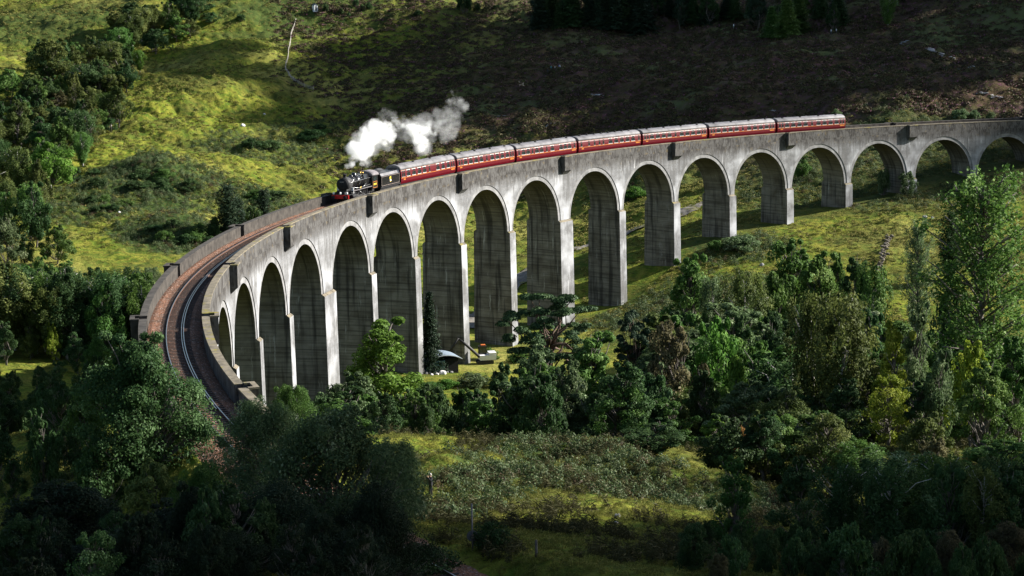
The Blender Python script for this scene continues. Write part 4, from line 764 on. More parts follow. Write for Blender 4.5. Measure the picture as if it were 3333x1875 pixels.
# in front of the arches and in the right-hand wood: the foot stands h metres away
G2 = 'trees of the valley wood in front of the viaduct'
for a in [('spruce', 'needle', 1395, 945, 88, 'dark spruce standing against the shaded pier', 300), ('cone', 'bright', 1240, 1043, 205, 'bright green cone shaped tree at the foot of the piers', 258), ('tall', 'grey', 1140, 1208, 165, 'grey green tree left below the bright cone shaped one', 236), ('tall', 'mid', 1330, 1275, 120, 'leafy tree right below the bright cone shaped one', 226), ('pine', 'pine', 1790, 955, 335, 'spreading pine with layered flat branches before the piers', 272),
          ('tall', 'mid', 1500, 1262, 120, 'tree just below the white rubble heap', 236), ('tall', 'dark', 1625, 1180, 110, 'dark tree left below the spreading pine', 246), ('tall', 'grey', 1740, 1118, 150, 'tree directly under the spreading pine', 240), ('cone', 'mid', 1925, 1075, 160, 'pointed green tree right below the spreading pine', 248), ('tall', 'grey', 1840, 1170, 120, 'tree with silvery leaf clusters left of the pointed green one', 232), ('pine', 'needle', 2065, 1010, 165, 'dark blue green pine right of the sandy patch', 262),
          ('open', 'brown', 2205, 1042, 150, 'large russet grey tree with bare twigs', 232), ('round', 'bright', 2335, 1035, 140, 'vivid light green tree right of the russet one', 236), ('round', 'bright', 2400, 1150, 100, 'lower light green tree under the vivid one', 226), ('tall', 'mid', 2245, 822, 135, 'light topped birch below the tallest narrow pier', 300), ('birch', 'grey', 2312, 888, 66, 'grey green birch right of the light topped one', 296), ('birch', 'olive', 2425, 868, 115, 'solitary olive birch below the lit grass', 288),
          ('tall', 'mid', 2572, 770, 140, 'tall green tree with a narrow crown on the grass edge', 312), ('round', 'mid', 2525, 880, 120, 'round tree left below the tall narrow crowned one', 300), ('tall', 'mid', 2668, 812, 140, 'dark tree right of the tall narrow crowned one', 306), ('tall', 'dark', 2785, 835, 110, 'dark slender tree right of the dark one on the grass edge', 302), ('tall', 'mid', 2725, 820, 60, 'thin tree in the gap between two dark ones', 308),
          ('birch', 'olive', 2648, 935, 125, 'tall olive birch, left of the twin birches in the middle of the wood', 228), ('birch', 'olive', 2745, 942, 185, 'broader olive birch, right of the twin birches in the middle of the wood', 222), ('poplar', 'grey', 2988, 697, 105, 'slender poplar with glinting leaves on the grass edge', 292), ('poplar', 'mid', 3195, 522, 345, 'tallest tree, an airy poplar on the right edge of the wood', 216), ('cypress', 'dark', 3092, 678, 78, 'dark rounded tree on the grass beside the airy poplar', 360),
          ('cone', 'yellow', 2915, 1040, 105, 'yellow leaved tree with ragged tiers of foliage', 208), ('open', 'yellow', 2895, 1215, 120, 'wide yellow green tree under the ragged tiers', 196), ('round', 'yellow', 3172, 1105, 105, 'yellow green tree below the airy poplar', 196), ('tall', 'mid', 3215, 1175, 165, 'mid green tree in front of the airy poplar', 186), ('tall', 'mid', 3310, 1090, 140, 'green tree by the right edge', 200), ('round', 'grey', 3065, 1130, 96, 'blue grey tree left of the airy poplar', 204), ('tall', 'grey', 2985, 980, 96, 'silvery tree under the slender poplar', 222), ('tall', 'dark', 3100, 930, 120, 'dark tree behind the blue grey one', 232),
          ('birch', 'mid', 2835, 850, 110, 'light green tree left of the slender poplar', 288), ('tall', 'dark', 2420, 1020, 110, 'dark tree between russet tree and twin birches', 250), ('tall', 'dark', 2520, 1010, 120, 'black green tree left of the twin birches', 256), ('tall', 'dark', 2590, 985, 90, 'shadowed tree tucked beside the twin birches', 262), ('tall', 'dark', 2840, 1000, 110, 'shadowed tree right of the twin birches', 250),
          ('round', 'dark', 2130, 1370, 155, 'round dark tree with a lit right rim on the bank', 178), ('tall', 'bright', 2335, 1345, 90, 'green tree beside the orange bush', 186), ('round', 'rust', 2390, 1372, 62, 'orange leaved tree in the right-hand wood', 184), ('willow', 'grey', 2490, 1345, 95, 'fine leaved grey tree right of the orange one', 180), ('tall', 'mid', 2650, 1350, 235, 'broad leafy tree above the dark hollow', 176), ('round', 'olive', 2560, 1262, 130, 'olive tree above the fine leaved grey one', 200), ('tall', 'grey', 2420, 1245, 150, 'grey green tree above the orange one', 206),
          ('tall', 'mid', 2010, 1255, 130, 'light green tree at the end of the dark wood edge', 205), ('birch', 'mid', 2800, 1430, 150, 'birch with white stem in the lower right wood', 168), ('birch', 'grey', 2960, 1470, 175, 'grey birch with pale stem in the lower right wood', 160), ('tall', 'mid', 3110, 1500, 170, 'green tree in the lower right wood', 158), ('round', 'olive', 3020, 1340, 130, 'olive tree above the grey birch', 180), ('tall', 'mid', 3270, 1430, 180, 'tree at the lower right edge', 168), ('round', 'brown', 3060, 1420, 90, 'brownish tree above the green one in the lower right', 174),
          ('round', 'dark', 2130, 1210, 120, 'dark tree under the russet one', 215), ('tall', 'dark', 2290, 1200, 120, 'dark tree under the vivid light green one', 218), ('tall', 'dark', 2760, 1230, 130, 'shadowed tree left under the yellow tiers', 205), ('tall', 'dark', 3000, 1230, 120, 'shadowed tree right under the yellow tiers', 205)]:
    tree(a[0], a[1], a[2], a[3], a[4], a[5], h=a[6], group=G2)
# near left: beside the line below the viaduct
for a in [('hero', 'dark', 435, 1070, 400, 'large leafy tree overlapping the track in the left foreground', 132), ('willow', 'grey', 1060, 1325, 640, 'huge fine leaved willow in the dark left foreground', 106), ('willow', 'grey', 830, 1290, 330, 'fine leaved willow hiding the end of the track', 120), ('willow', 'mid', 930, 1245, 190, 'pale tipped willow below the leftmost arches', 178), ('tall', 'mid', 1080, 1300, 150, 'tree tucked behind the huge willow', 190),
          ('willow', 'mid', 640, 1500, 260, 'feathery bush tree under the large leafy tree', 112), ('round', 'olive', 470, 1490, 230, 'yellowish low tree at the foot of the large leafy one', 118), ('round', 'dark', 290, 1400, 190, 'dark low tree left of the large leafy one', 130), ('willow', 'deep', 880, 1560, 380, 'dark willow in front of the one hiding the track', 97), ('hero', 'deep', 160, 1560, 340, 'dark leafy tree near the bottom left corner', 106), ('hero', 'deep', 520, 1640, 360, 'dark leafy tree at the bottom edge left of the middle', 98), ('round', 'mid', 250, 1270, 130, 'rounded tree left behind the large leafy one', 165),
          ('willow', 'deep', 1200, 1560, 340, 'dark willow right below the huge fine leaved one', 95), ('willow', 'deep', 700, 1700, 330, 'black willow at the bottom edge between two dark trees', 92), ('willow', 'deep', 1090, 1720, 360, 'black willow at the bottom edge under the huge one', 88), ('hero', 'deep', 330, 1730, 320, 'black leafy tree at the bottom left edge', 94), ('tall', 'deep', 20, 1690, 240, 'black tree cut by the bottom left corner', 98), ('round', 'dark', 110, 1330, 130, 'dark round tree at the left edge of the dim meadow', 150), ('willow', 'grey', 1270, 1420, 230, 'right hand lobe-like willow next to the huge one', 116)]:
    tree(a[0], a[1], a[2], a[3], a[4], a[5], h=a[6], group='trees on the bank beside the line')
# the belt of wood climbing the gully on the left hillside, and the dark bushes on the mounds
_b = random.Random(8)
for (x0, y0), (x1, y1), n, wd in (((640, 75), (400, 130), 9, 34), ((470, 130), (360, 260), 10, 46), ((330, 215), (90, 260), 10, 34), ((400, 290), (90, 380), 14, 46), ((330, 420), (40, 480), 14, 46), ((230, 560), (10, 620), 8, 36)):
    for i in range(n):
        t = _b.random(); x, y = x0+(x1-x0)*t+_b.uniform(-wd, wd), y0+(y1-y0)*t+_b.uniform(-wd, wd)*.6; hh = _b.uniform(70, 125)
        tree(_b.choice(['round', 'tall', 'round', 'birch']), _b.choice(['mid', 'olive', 'dark', 'olive']), x, y-hh, hh*_b.uniform(.65, 1.), 'one of the crowded trees in the belt of wood up the left hillside', yb=y, group='crowded trees of the hillside belt')
for cx, cy, rx, ry, n in ((530, 600, 95, 40, 11), (585, 765, 100, 32, 12), (360, 680, 60, 24, 6), (860, 655, 50, 14, 5), (320, 590, 40, 20, 4), (870, 500, 60, 18, 5), (1040, 440, 50, 16, 4), (2330, 600, 40, 12, 3)):
    for i in range(n):
        x, y = cx+_b.uniform(-rx, rx), cy+_b.uniform(-ry, ry); hh = _b.uniform(18, 40); tree('shrub', _b.choice(['dark', 'dark', 'mid']), x, y-hh, hh*_b.uniform(1.5, 2.6), 'one of the dark low bushes clustered on the grassy mounds behind the viaduct', yb=y, group='dark bushes on the mounds')
def fill(n, x0, x1, h0, h1, H0, H1, keys, cols, label, group, seed, ymin=None, ymax=None, wr=.6, avoid=True):
    rg = random.Random(seed); k = 0; t = 0
    while k < n and t < n*12:
        t += 1; px = rg.uniform(x0, x1); h = rg.uniform(h0, h1); d = ray(px, 900); p = CAM+d*h; z = gz(p[0], p[1]); H = rg.uniform(H0, H1)
        rr = math.hypot(p[0], p[1])-RAD; s = -math.atan2(p[1], p[0])*RAD
        if avoid and abs(rr) < 9 and -330 < s < 200: continue
        yt = project((p[0], p[1], z+H))[1]
        if (ymin and yt < ymin) or (ymax and yt > ymax): continue
        key = rg.choice(keys); plant(key, rg.choice(cols), p[0], p[1], z, H, H*wr*rg.uniform(.8, 1.2), label, 'tree' if 'shrub' not in key else 'shrub', group); k += 1
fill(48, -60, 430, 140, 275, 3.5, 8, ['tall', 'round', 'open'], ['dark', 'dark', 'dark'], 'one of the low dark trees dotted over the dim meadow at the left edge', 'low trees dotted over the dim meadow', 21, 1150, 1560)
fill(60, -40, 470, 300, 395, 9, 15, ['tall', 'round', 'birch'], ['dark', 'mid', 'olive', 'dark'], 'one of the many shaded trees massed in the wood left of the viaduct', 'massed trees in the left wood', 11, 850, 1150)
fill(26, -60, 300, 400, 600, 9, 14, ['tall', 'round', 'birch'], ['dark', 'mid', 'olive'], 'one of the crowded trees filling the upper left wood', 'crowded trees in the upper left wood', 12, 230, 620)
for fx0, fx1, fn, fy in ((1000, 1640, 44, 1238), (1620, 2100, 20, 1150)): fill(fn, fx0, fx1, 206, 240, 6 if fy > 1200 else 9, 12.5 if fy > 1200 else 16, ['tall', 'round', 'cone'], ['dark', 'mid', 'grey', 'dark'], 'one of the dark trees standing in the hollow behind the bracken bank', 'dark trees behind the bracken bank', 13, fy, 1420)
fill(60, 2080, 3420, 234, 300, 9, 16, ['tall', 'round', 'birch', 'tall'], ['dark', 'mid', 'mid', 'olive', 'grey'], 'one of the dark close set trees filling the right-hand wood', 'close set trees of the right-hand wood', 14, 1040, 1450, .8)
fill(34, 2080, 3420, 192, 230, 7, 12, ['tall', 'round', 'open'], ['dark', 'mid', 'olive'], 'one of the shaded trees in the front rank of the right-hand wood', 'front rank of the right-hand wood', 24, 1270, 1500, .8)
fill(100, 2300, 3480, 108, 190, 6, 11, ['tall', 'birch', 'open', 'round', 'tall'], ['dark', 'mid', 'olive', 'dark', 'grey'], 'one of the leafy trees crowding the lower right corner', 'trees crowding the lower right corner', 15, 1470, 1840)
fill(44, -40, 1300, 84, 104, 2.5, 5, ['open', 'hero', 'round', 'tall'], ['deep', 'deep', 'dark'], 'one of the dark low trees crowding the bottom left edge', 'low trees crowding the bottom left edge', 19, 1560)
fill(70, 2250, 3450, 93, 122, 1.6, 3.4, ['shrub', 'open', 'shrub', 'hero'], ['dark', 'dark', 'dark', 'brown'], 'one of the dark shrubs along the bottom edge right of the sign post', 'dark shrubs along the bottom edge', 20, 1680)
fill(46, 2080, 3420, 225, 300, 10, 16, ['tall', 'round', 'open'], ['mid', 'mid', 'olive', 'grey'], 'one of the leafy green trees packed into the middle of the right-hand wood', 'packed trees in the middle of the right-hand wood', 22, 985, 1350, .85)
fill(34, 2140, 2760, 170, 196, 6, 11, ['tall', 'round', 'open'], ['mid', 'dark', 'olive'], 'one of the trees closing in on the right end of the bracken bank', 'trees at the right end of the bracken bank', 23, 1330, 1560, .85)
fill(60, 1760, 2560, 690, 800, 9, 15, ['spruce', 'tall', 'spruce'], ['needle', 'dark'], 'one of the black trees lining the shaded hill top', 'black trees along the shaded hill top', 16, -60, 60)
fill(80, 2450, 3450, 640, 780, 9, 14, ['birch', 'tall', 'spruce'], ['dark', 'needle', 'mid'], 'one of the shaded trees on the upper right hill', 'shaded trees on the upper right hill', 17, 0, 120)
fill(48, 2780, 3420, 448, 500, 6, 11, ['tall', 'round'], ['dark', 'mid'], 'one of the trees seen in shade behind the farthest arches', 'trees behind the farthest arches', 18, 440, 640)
for a in [('willowshrub', 'dark', 1385, 1765, 230, 'dark feathery bush covering the line at the bottom edge', 1868), ('willowshrub', 'dark', 1600, 1690, 130, 'dark feathery bush right of the sign post', 1790), ('shrub', 'mid', 1335, 1222, 95, 'leafy bush left below the rubble heap', 1262), ('shrub', 'bright', 1455, 1232, 80, 'light green bush right below the rubble heap', 1262), ('willowshrub', 'grey', 1540, 1208, 110, 'grey green bush in front of the excavator', 1258), ('shrub', 'mid', 1400, 1240, 90, 'bush directly in front of the rubble heap', 1275), ('shrub', 'yellow', 1838, 1452, 34, 'small bright yellow bush on the crest of the bracken bank', 1472), ('round', 'grey', 2955, 555, 80, 'pale leafy bush against the pier of the far arches', 645), ('shrub', 'grey', 2875, 540, 42, 'small pale tree inside the far arch', 640), ('round', 'mid', 2610, 505, 60, 'green tree seen through the wide far arch', 585), ('shrub', 'bright', 2065, 605, 95, 'wide green bush behind the arches below the middle coaches', 650), ('shrub', 'grey', 2410, 760, 130, 'pale bramble clump at the foot of the pier', 815), ('shrub', 'mid', 2330, 780, 60, 'small bush left of the pale bramble clump', 815), ('shrub', 'mid', 1690, 1140, 80, 'bush at the foot of the pier left of the pine', 1180), ('shrub', 'mid', 1590, 1130, 70, 'bush right of the digger', 1172)]:
    tree(a[0], a[1], a[2], a[3], a[4], a[5], yb=a[6])
# ---------------------------------------------------------------- ground cover: uncountable, instanced
def scatter(name, kind_label, pts, scl, tuft):
    me = bpy.data.meshes.new(name); me.vertices.add(len(pts)); me.vertices.foreach_set('co', np.asarray(pts, np.float32).ravel())
    a = me.attributes.new('size', 'FLOAT', 'POINT'); a.data.foreach_set('value', np.asarray(scl, np.float32)); o = link(name, me); tag(o, kind_label, name.replace('_', ' '), None, 'stuff')
    g = bpy.data.node_groups.new('scatter', 'GeometryNodeTree'); g.interface.new_socket('Geometry', in_out='INPUT', socket_type='NodeSocketGeometry'); g.interface.new_socket('Geometry', in_out='OUTPUT', socket_type='NodeSocketGeometry')
    i = g.nodes.new('NodeGroupInput'); u = g.nodes.new('NodeGroupOutput'); mp = g.nodes.new('GeometryNodeMeshToPoints'); ip = g.nodes.new('GeometryNodeInstanceOnPoints'); oi = g.nodes.new('GeometryNodeObjectInfo'); na = g.nodes.new('GeometryNodeInputNamedAttribute'); na.data_type = 'FLOAT'; na.inputs[0].default_value = 'size'
    rv = g.nodes.new('FunctionNodeRandomValue'); rv.data_type = 'FLOAT_VECTOR'; rv.inputs[0].default_value = (-.15, -.15, 0); rv.inputs[1].default_value = (.15, .15, 6.283); oi.inputs['Object'].default_value = tuft
    try: oi.inputs['As Instance'].default_value = True
    except Exception: pass
    L = g.links.new; L(i.outputs[0], mp.inputs['Mesh']); L(mp.outputs[0], ip.inputs['Points']); L(oi.outputs['Geometry'], ip.inputs['Instance']); L(rv.outputs[0], ip.inputs['Rotation']); L(na.outputs[0], ip.inputs['Scale']); L(ip.outputs[0], u.inputs[0])
    md = o.modifiers.new('scatter', 'NODES'); md.node_group = g; return o
def tuft_obj(name, n, rad, ht, leaf, mat, seed, up=.6, slim=.3):
    rg = np.random.default_rng(seed); a = rg.random(n)*2*np.pi; r = rad*rg.random(n)**.6; z = ht*rg.random(n)*(1-(r/rad)**2*.8); C = np.stack([r*np.cos(a), r*np.sin(a), z], -1)
    Nn = np.stack([np.cos(a), np.sin(a), np.full(n, up)], -1)+rg.normal(size=(n, 3))*.5; me = leafmesh(name, C, Nn, leaf*rg.uniform(.6, 1.4, n), rg.random(n), slim); me.materials[0] = mat
    return bpy.data.objects.new(name, me)
def spread(n, x0, x1, h0, h1, dens, seed, power=1.):
    rg = np.random.default_rng(seed); px = rg.uniform(x0, x1, n); h = h0+(h1-h0)*rg.random(n)**power; A = YAW-np.arctan((px-IW/2)/FPX); X = CAM[0]+h*np.cos(A); Y = CAM[1]+h*np.sin(A)
    keep = rg.random(n) < dens(X, Y, px, h); X, Y, h = X[keep], Y[keep], h[keep]; rr = np.abs(np.hypot(X, Y)-RAD); k = rr > 3.6; X, Y, h = X[k], Y[k], h[k]; Z = zfun(X, Y); return np.stack([X, Y, Z-.03], -1), h
def fernd(X, Y):
    f = np.zeros_like(X)
    for cx, cy, r1, w_ in FERN: f = np.maximum(f, w_*(1-sstep(.5, 1., np.hypot(X-cx, Y-cy)/r1)))
    return f
GT = {'grass': leafmat('tussock_grass', (.085, .10, .018), (.20, .20, .04), (.29, .25, .08), .3, .05), 'fern': leafmat('bracken_green', (.045, .08, .024), (.10, .14, .05), (.15, .16, .075), .25, .2), 'fernbrown': leafmat('bracken_turning', (.06, .045, .02), (.13, .09, .045), (.20, .14, .08), .25, .2), 'heath': leafmat('heather_sprigs', (.05, .038, .022), (.10, .076, .035), (.20, .075, .115), .2, .1), 'heathgreen': leafmat('rough_moor_grass', (.04, .042, .016), (.085, .08, .03), (.14, .12, .05), .25, .1)}
rgs = np.random.default_rng(5)
p, h = spread(42000, -150, 2300, 400, 800, lambda X, Y, px, h: (.25+.75*sstep(-.1, .5, fbm(X, Y, 22, 3, 2.)))*(1-.9*sstep(1000, 1400, px)*sstep(480, 540, h)), 1)
scatter('grass_tussocks', 'rough grass tussocks covering the sunny hillside', p, rgs.uniform(.4, 1.1, len(p))*(.6+h/1000), tuft_obj('grass_tuft', 30, .7, .42, .24, GT['grass'], 1))
p, h = spread(22000, 1900, 3400, 330, 470, lambda X, Y, px, h: .2+.8*sstep(-.1, .4, fbm(X, Y, 14, 3, 2.)), 2)
scatter('meadow_tufts', 'short grass tufts on the valley meadow beyond the wood', p, rgs.uniform(.4, 1.0, len(p)), tuft_obj('meadow_tuft', 22, .7, .35, .26, GT['grass'], 2))
p, h = spread(60000, 900, 3500, 470, 860, lambda X, Y, px, h: (.3+.7*sstep(-.2, .4, fbm(X, Y, 18, 3, 4.)))*sstep(1000, 1500, px+(h-480)*1.2), 3)
m = rgs.random(len(p)) < .7
scatter('heather', 'dark heather clumps covering the shaded moor', p[m], rgs.uniform(.6, 1.5, m.sum())*(.7+h[m]/900), tuft_obj('heather_clump', 36, .8, .45, .17, GT['heath'], 3, slim=.5))
scatter('moor_grass', 'olive moor grass clumps among the heather', p[~m], rgs.uniform(.6, 1.5, (~m).sum())*(.7+h[~m]/900), tuft_obj('moor_tuft', 26, .8, .55, .28, GT['heathgreen'], 4))
p, h = spread(90000, -100, 3400, 95, 640, lambda X, Y, px, h: fernd(X, Y), 4, .8)
m = rgs.random(len(p)) < .86
scatter('bracken', 'green bracken fronds in thick patches', p[m], rgs.uniform(.7, 1.6, m.sum()), tuft_obj('bracken_frond', 120, .62, .7, .075, GT['fern'], 5, .9, .45))
scatter('dying_bracken', 'browning bracken among the green fronds', p[~m], rgs.uniform(.6, 1.3, (~m).sum()), tuft_obj('brown_frond', 100, .6, .65, .075, GT['fernbrown'], 6, .9, .45))
p, h = spread(46000, -100, 3400, 88, 205, lambda X, Y, px, h: .35+.65*sstep(-.2, .3, fbm(X, Y, 6, 3, 6.)), 5)
scatter('bank_grass', 'long grass on the foreground bank', p, rgs.uniform(.35, .8, len(p)), tuft_obj('bank_tuft', 40, .55, .5, .20, GT['grass'], 7, .2, .12))
p, h = spread(9000, 1200, 3400, 100, 205, lambda X, Y, px, h: sstep(-.05, .35, fbm(X, Y, 9, 3, 12.)), 8)
scatter('rushes', 'dark rush clumps in the rough grass of the foreground bank', p, rgs.uniform(.5, 1.3, len(p)), tuft_obj('rush_clump', 60, .35, .9, .24, GT['heathgreen'], 9, .15, .10))
# ---------------------------------------------------------------- paths
def strip(name, pix, wd, mat, label=None, cat=None, kind='structure', lift=.09):
    P = [hit(px, py)[0] for px, py in pix]; Q = []
    for a, b in zip(P, P[1:]):
        n = max(2, int(np.linalg.norm(b-a)/1.2)); Q += [a+(b-a)*t for t in np.linspace(0, 1, n, endpoint=False)]
    Q.append(P[-1]); Q = np.array(Q); K = 9; Qs = Q.copy()
    for i in range(len(Q)): Qs[i] = Q[max(0, i-K):i+K+1].mean(0)
    mb = MB(); T = np.gradient(Qs, axis=0)[:, :2]; T /= np.linalg.norm(T, axis=1, keepdims=True); off = np.linspace(-wd/2, wd/2, 6); rows = []
    rg = np.random.default_rng(len(pix)); wob = 1+.18*np.sin(np.arange(len(Qs))*.7)+.1*rg.normal(size=len(Qs))
    for i in range(len(Qs)):
        X = Qs[i, 0]-T[i, 1]*off*wob[i]; Y = Qs[i, 1]+T[i, 0]*off*wob[i]; rows.append(np.stack([X, Y, zfun(X, Y, True)+lift], -1))
    for i in range(len(rows)-1):
        for j in range(5): mb.face([rows[i][j], rows[i][j+1], rows[i+1][j+1], rows[i+1][j]], 0, None, True)
    o = mb.build(name, [mat]); tag(o, label, cat, None, kind); return o
strip('path', [(1500, 1090), (1600, 985), (1690, 905), (1800, 842), (1900, 800), (2020, 762), (2130, 735), (2240, 688), (2340, 652), (2460, 622)], 3.8, M['path'], None, None, 'structure', .22)
strip('clearing_path', [(60, 1235), (140, 1242), (215, 1236)], 3.5, M['path'])
# ---------------------------------------------------------------- rocks, ruin, heap
def rock_mesh(name, seed, mat):
    rg = np.random.default_rng(seed); me = bpy.data.meshes.new(name)
    import bmesh
    bm = bmesh.new(); bmesh.ops.create_icosphere(bm, subdivisions=3, radius=1); fr = rg.normal(size=(7, 3)); am = rg.uniform(.75, 1, 7)
    for v in bm.verts:
        d = np.array(v.co); k = min(1., min(a/max(1e-3, float(d@(f/np.linalg.norm(f)))) if float(d@(f/np.linalg.norm(f))) > 0 else 9 for f, a in zip(fr, am))); n = .10*math.sin(5*d[0]+seed)+.08*math.sin(7*d[1]+2*seed)+.05*math.sin(13*d[2]); v.co = Vector(d*(k+n*.6))
    bm.to_mesh(me); bm.free(); me.materials.append(mat); return me
M['palerock'] = plain('pale_quartz_stone', (.62, .60, .58), .85, var=.3, sc=1.)
RK = [rock_mesh('boulder', i+2, M['rock']) for i in range(4)]; RP = [rock_mesh('boulder', i+12, M['palerock']) for i in range(3)]
def rock(px, py, w, label, sz=.6, pale=False, asp=1., grp=None, name='boulder'):
    p, h = hit(px, py); r = w/FPX*h/2; o = link(name, (RP if pale else RK)[int(px) % (3 if pale else 4)], None, (p[0], p[1], p[2]+r*sz*.35)); o.scale = (r*asp, r, r*sz); o.rotation_euler = (0, 0, YAW+1.57+random.Random(px).uniform(-.4, .4)); return tag(o, label, 'boulder' if name == 'boulder' else name.replace('_', ' '), grp)
rock(790, 414, 16, 'grey boulder alone on the sunny knoll on the left hillside', .8, True); rock(388, 697, 10, 'small white boulder on the meadow left of the bracken mound', .8, True); rock(860, 373, 10, 'small pale boulder above the grey boulder on the knoll', .6, True)
for px, py, w, lb in [(3060, 180, 110, 'long grey rock outcrop on the dark hill at the upper right'), (3150, 224, 50, 'rock outcrop with a pale stone on top, below the long one'), (3200, 306, 55, 'low pale rock slab on the sunlit right slope'), (3245, 322, 40, 'small rock slab at the end of the low pale one'), (2935, 148, 45, 'flat rock left of the long grey outcrop'), (1945, 312, 48, 'slanting grey slab on the shaded moor above the coaches'), (1868, 345, 24, 'small grey rock left of the slanting slab'), (2180, 318, 26, 'upright grey rock on the shaded moor'), (1800, 405, 40, 'long grey slab just above the train'), (2515, 365, 22, 'grey rock above the next to last coach'), (2640, 222, 18, 'narrow pale rock in the middle of the shaded moor'), (1640, 380, 36, 'dull grey rock on the moor between steam and train')]:
    p, h = hit(px, py); R = w/FPX*h/2; mb = MB(); rg = random.Random(px)
    for i in range(9):
        u = rg.uniform(-1, 1); dx, dy = u*R, rg.gauss(0, 1)*R*.22-u*R*.35; a_ = YAW-1.57; x, y = p[0]+dx*math.cos(a_)-dy*math.sin(a_), p[1]+dx*math.sin(a_)+dy*math.cos(a_); r = R*rg.uniform(.10, .30); c = np.array([x, y, gz(x, y)-r*.12])-p; b = len(mb.v)
        me = RK[i % 4]; mb.v += [tuple(float(q) for q in np.array([v.co[0]*r*1.5, v.co[1]*r, v.co[2]*r*.42])+c) for v in me.vertices]
        for f in me.polygons: mb.f.append(tuple(b+k for k in f.vertices)); mb.m.append(0); mb.sm.append(False); mb.uv.append([(0, 0)]*len(f.vertices))
    tag(mb.build('rock_outcrop', [M['rock']], None, p), lb, 'rock outcrop', 'rock outcrops on the moor')
for px, py, w, lb in [(3010, 713, 16, 'boulder on the meadow near the airy poplar'), (3035, 717, 10, 'smaller boulder beside the one near the airy poplar'), (2480, 865, 16, 'boulder in the grass left of the tall narrow crowned tree'), (2010, 1684, 22, 'grey boulder on the foreground grass'), (2005, 1706, 16, 'second grey boulder just below the first on the foreground grass')]: rock(px, py, w, lb, .8)
# rubble heap under the arches
for i, (px, py, w, pale) in enumerate([(1382, 1212, 10, 0), (1392, 1206, 10, 1), (1400, 1216, 9, 0), (1408, 1208, 12, 1), (1418, 1214, 11, 1), (1427, 1207, 11, 0), (1436, 1214, 14, 1), (1446, 1208, 13, 1), (1454, 1213, 10, 0), (1462, 1207, 14, 1), (1470, 1214, 9, 0), (1440, 1219, 20, 1), (1405, 1222, 9, 1), (1388, 1218, 9, 0), (1422, 1222, 10, 1)]):
    rock(px, py, w*1.25, 'broken pale stone in the rubble heap at the foot of the piers', .8, bool(pale), 1., 'stones of the rubble heap', 'stone')
# ruined drystone wall on the meadow
M['drystone'] = plain('mossy_drystone', (.15, .13, .10), .95, var=.5, sc=1.5); wl = empty('ruined_wall', hit(2880, 815)[0]); tag(wl, 'ruined drystone wall crossing the meadow by the slender poplar', 'wall'); WLo = np.array(wl.location); rg = random.Random(2); mb = MB(); P0, P1 = hit(2893, 778)[0], hit(2862, 888)[0]
sm = [rock_mesh('stone', 30+i, M['rock']) for i in range(3)]; segs = []
for i in range(90):
    t = rg.random(); p = P0+(P1-P0)*t; x, y = p[0]+rg.gauss(0, .3), p[1]+rg.gauss(0, .3); z = gz(x, y); r = rg.uniform(.18, .36); c = np.array([x, y, z+rg.random()*1.1])-WLo
    vs = np.array([v.co for v in sm[i % 3].vertices])*r*np.array([1, 1, .7])+c; b = len(mb.v); mb.v += [tuple(float(q) for q in v) for v in vs]
    for f in sm[i % 3].polygons: mb.f.append(tuple(b+k for k in f.vertices)); mb.m.append(0); mb.sm.append(False); mb.uv.append([(0, 0)]*len(f.vertices))
mb.build('rubble_core', [M['drystone']], wl)
# ---------------------------------------------------------------- hut, fence, shed, digger, post
p, h = hit(1026, 46); o = empty('hut', (p[0], p[1], p[2]), (0, 0, YAW+.5)); tag(o, 'tiny white hut on the sunny crest at the end of the fence', 'hut')
M['whitewall'] = plain('limewashed_wall', (.78, .78, .76), .8, var=.06); M['slate'] = plain('slate_roof', (.12, .12, .13), .7)
mb = MB(); mb.box(-.9, .9, -.7, .7, -.3, 2.0); mb.build('wall', [M['whitewall']], o)
mb = MB(); mb.face([(-1.05, -.85, 1.95), (1.05, -.85, 1.95), (1.05, 0, 2.6), (-1.05, 0, 2.6)]); mb.face([(-1.05, .85, 1.95), (1.05, .85, 1.95), (1.05, 0, 2.6), (-1.05, 0, 2.6)]); mb.face([(-.9, -.7, 2.), (-.9, .7, 2.), (-.9, 0, 2.55)], 1); mb.face([(.9, -.7, 2.), (.9, .7, 2.), (.9, 0, 2.55)], 1); mb.build('roof', [M['slate'], M['whitewall']], o)
mb = MB(); mb.box(-.93, -.90, -.3, .3, 0, 1.7); mb.build('door', [M['slate']], o)
# fence down the hillside
fp = [(963, 72), (950, 110), (943, 150), (938, 190), (931, 215), (929, 235), (940, 252), (960, 268), (1050, 300)]; FPp = [hit(a, b)[0] for a, b in fp]; fe = empty('hill_fence', FPp[0]); tag(fe, 'long post and rail fence running down the left hillside', 'fence'); F0 = np.array(fe.location)
M['wood'] = plain('weathered_wood', (.36, .33, .28), .9, var=.3)
mb = MB(); mb.box(-.09, .09, -.09, .09, -.3, 1.25); pme = mb.mesh('fence_post', [M['wood']]); rl = MB()
Q = []
for a, b in zip(FPp, FPp[1:]):
    n = max(1, int(np.linalg.norm(b-a)/3.2)); Q += [a+(b-a)*t for t in np.linspace(0, 1, n, endpoint=False)]
Q = [np.array([q[0], q[1], gz(q[0], q[1])]) for q in Q]
for q in Q[:98]: link('post', pme, fe, q-F0)
for a, b in zip(Q, Q[1:]):
    for z in (.35, .7, 1.05): rl.tube([a-F0+[0, 0, z], b-F0+[0, 0, z]], .06, 4)
rl.build('rails', [M['wood']], fe)
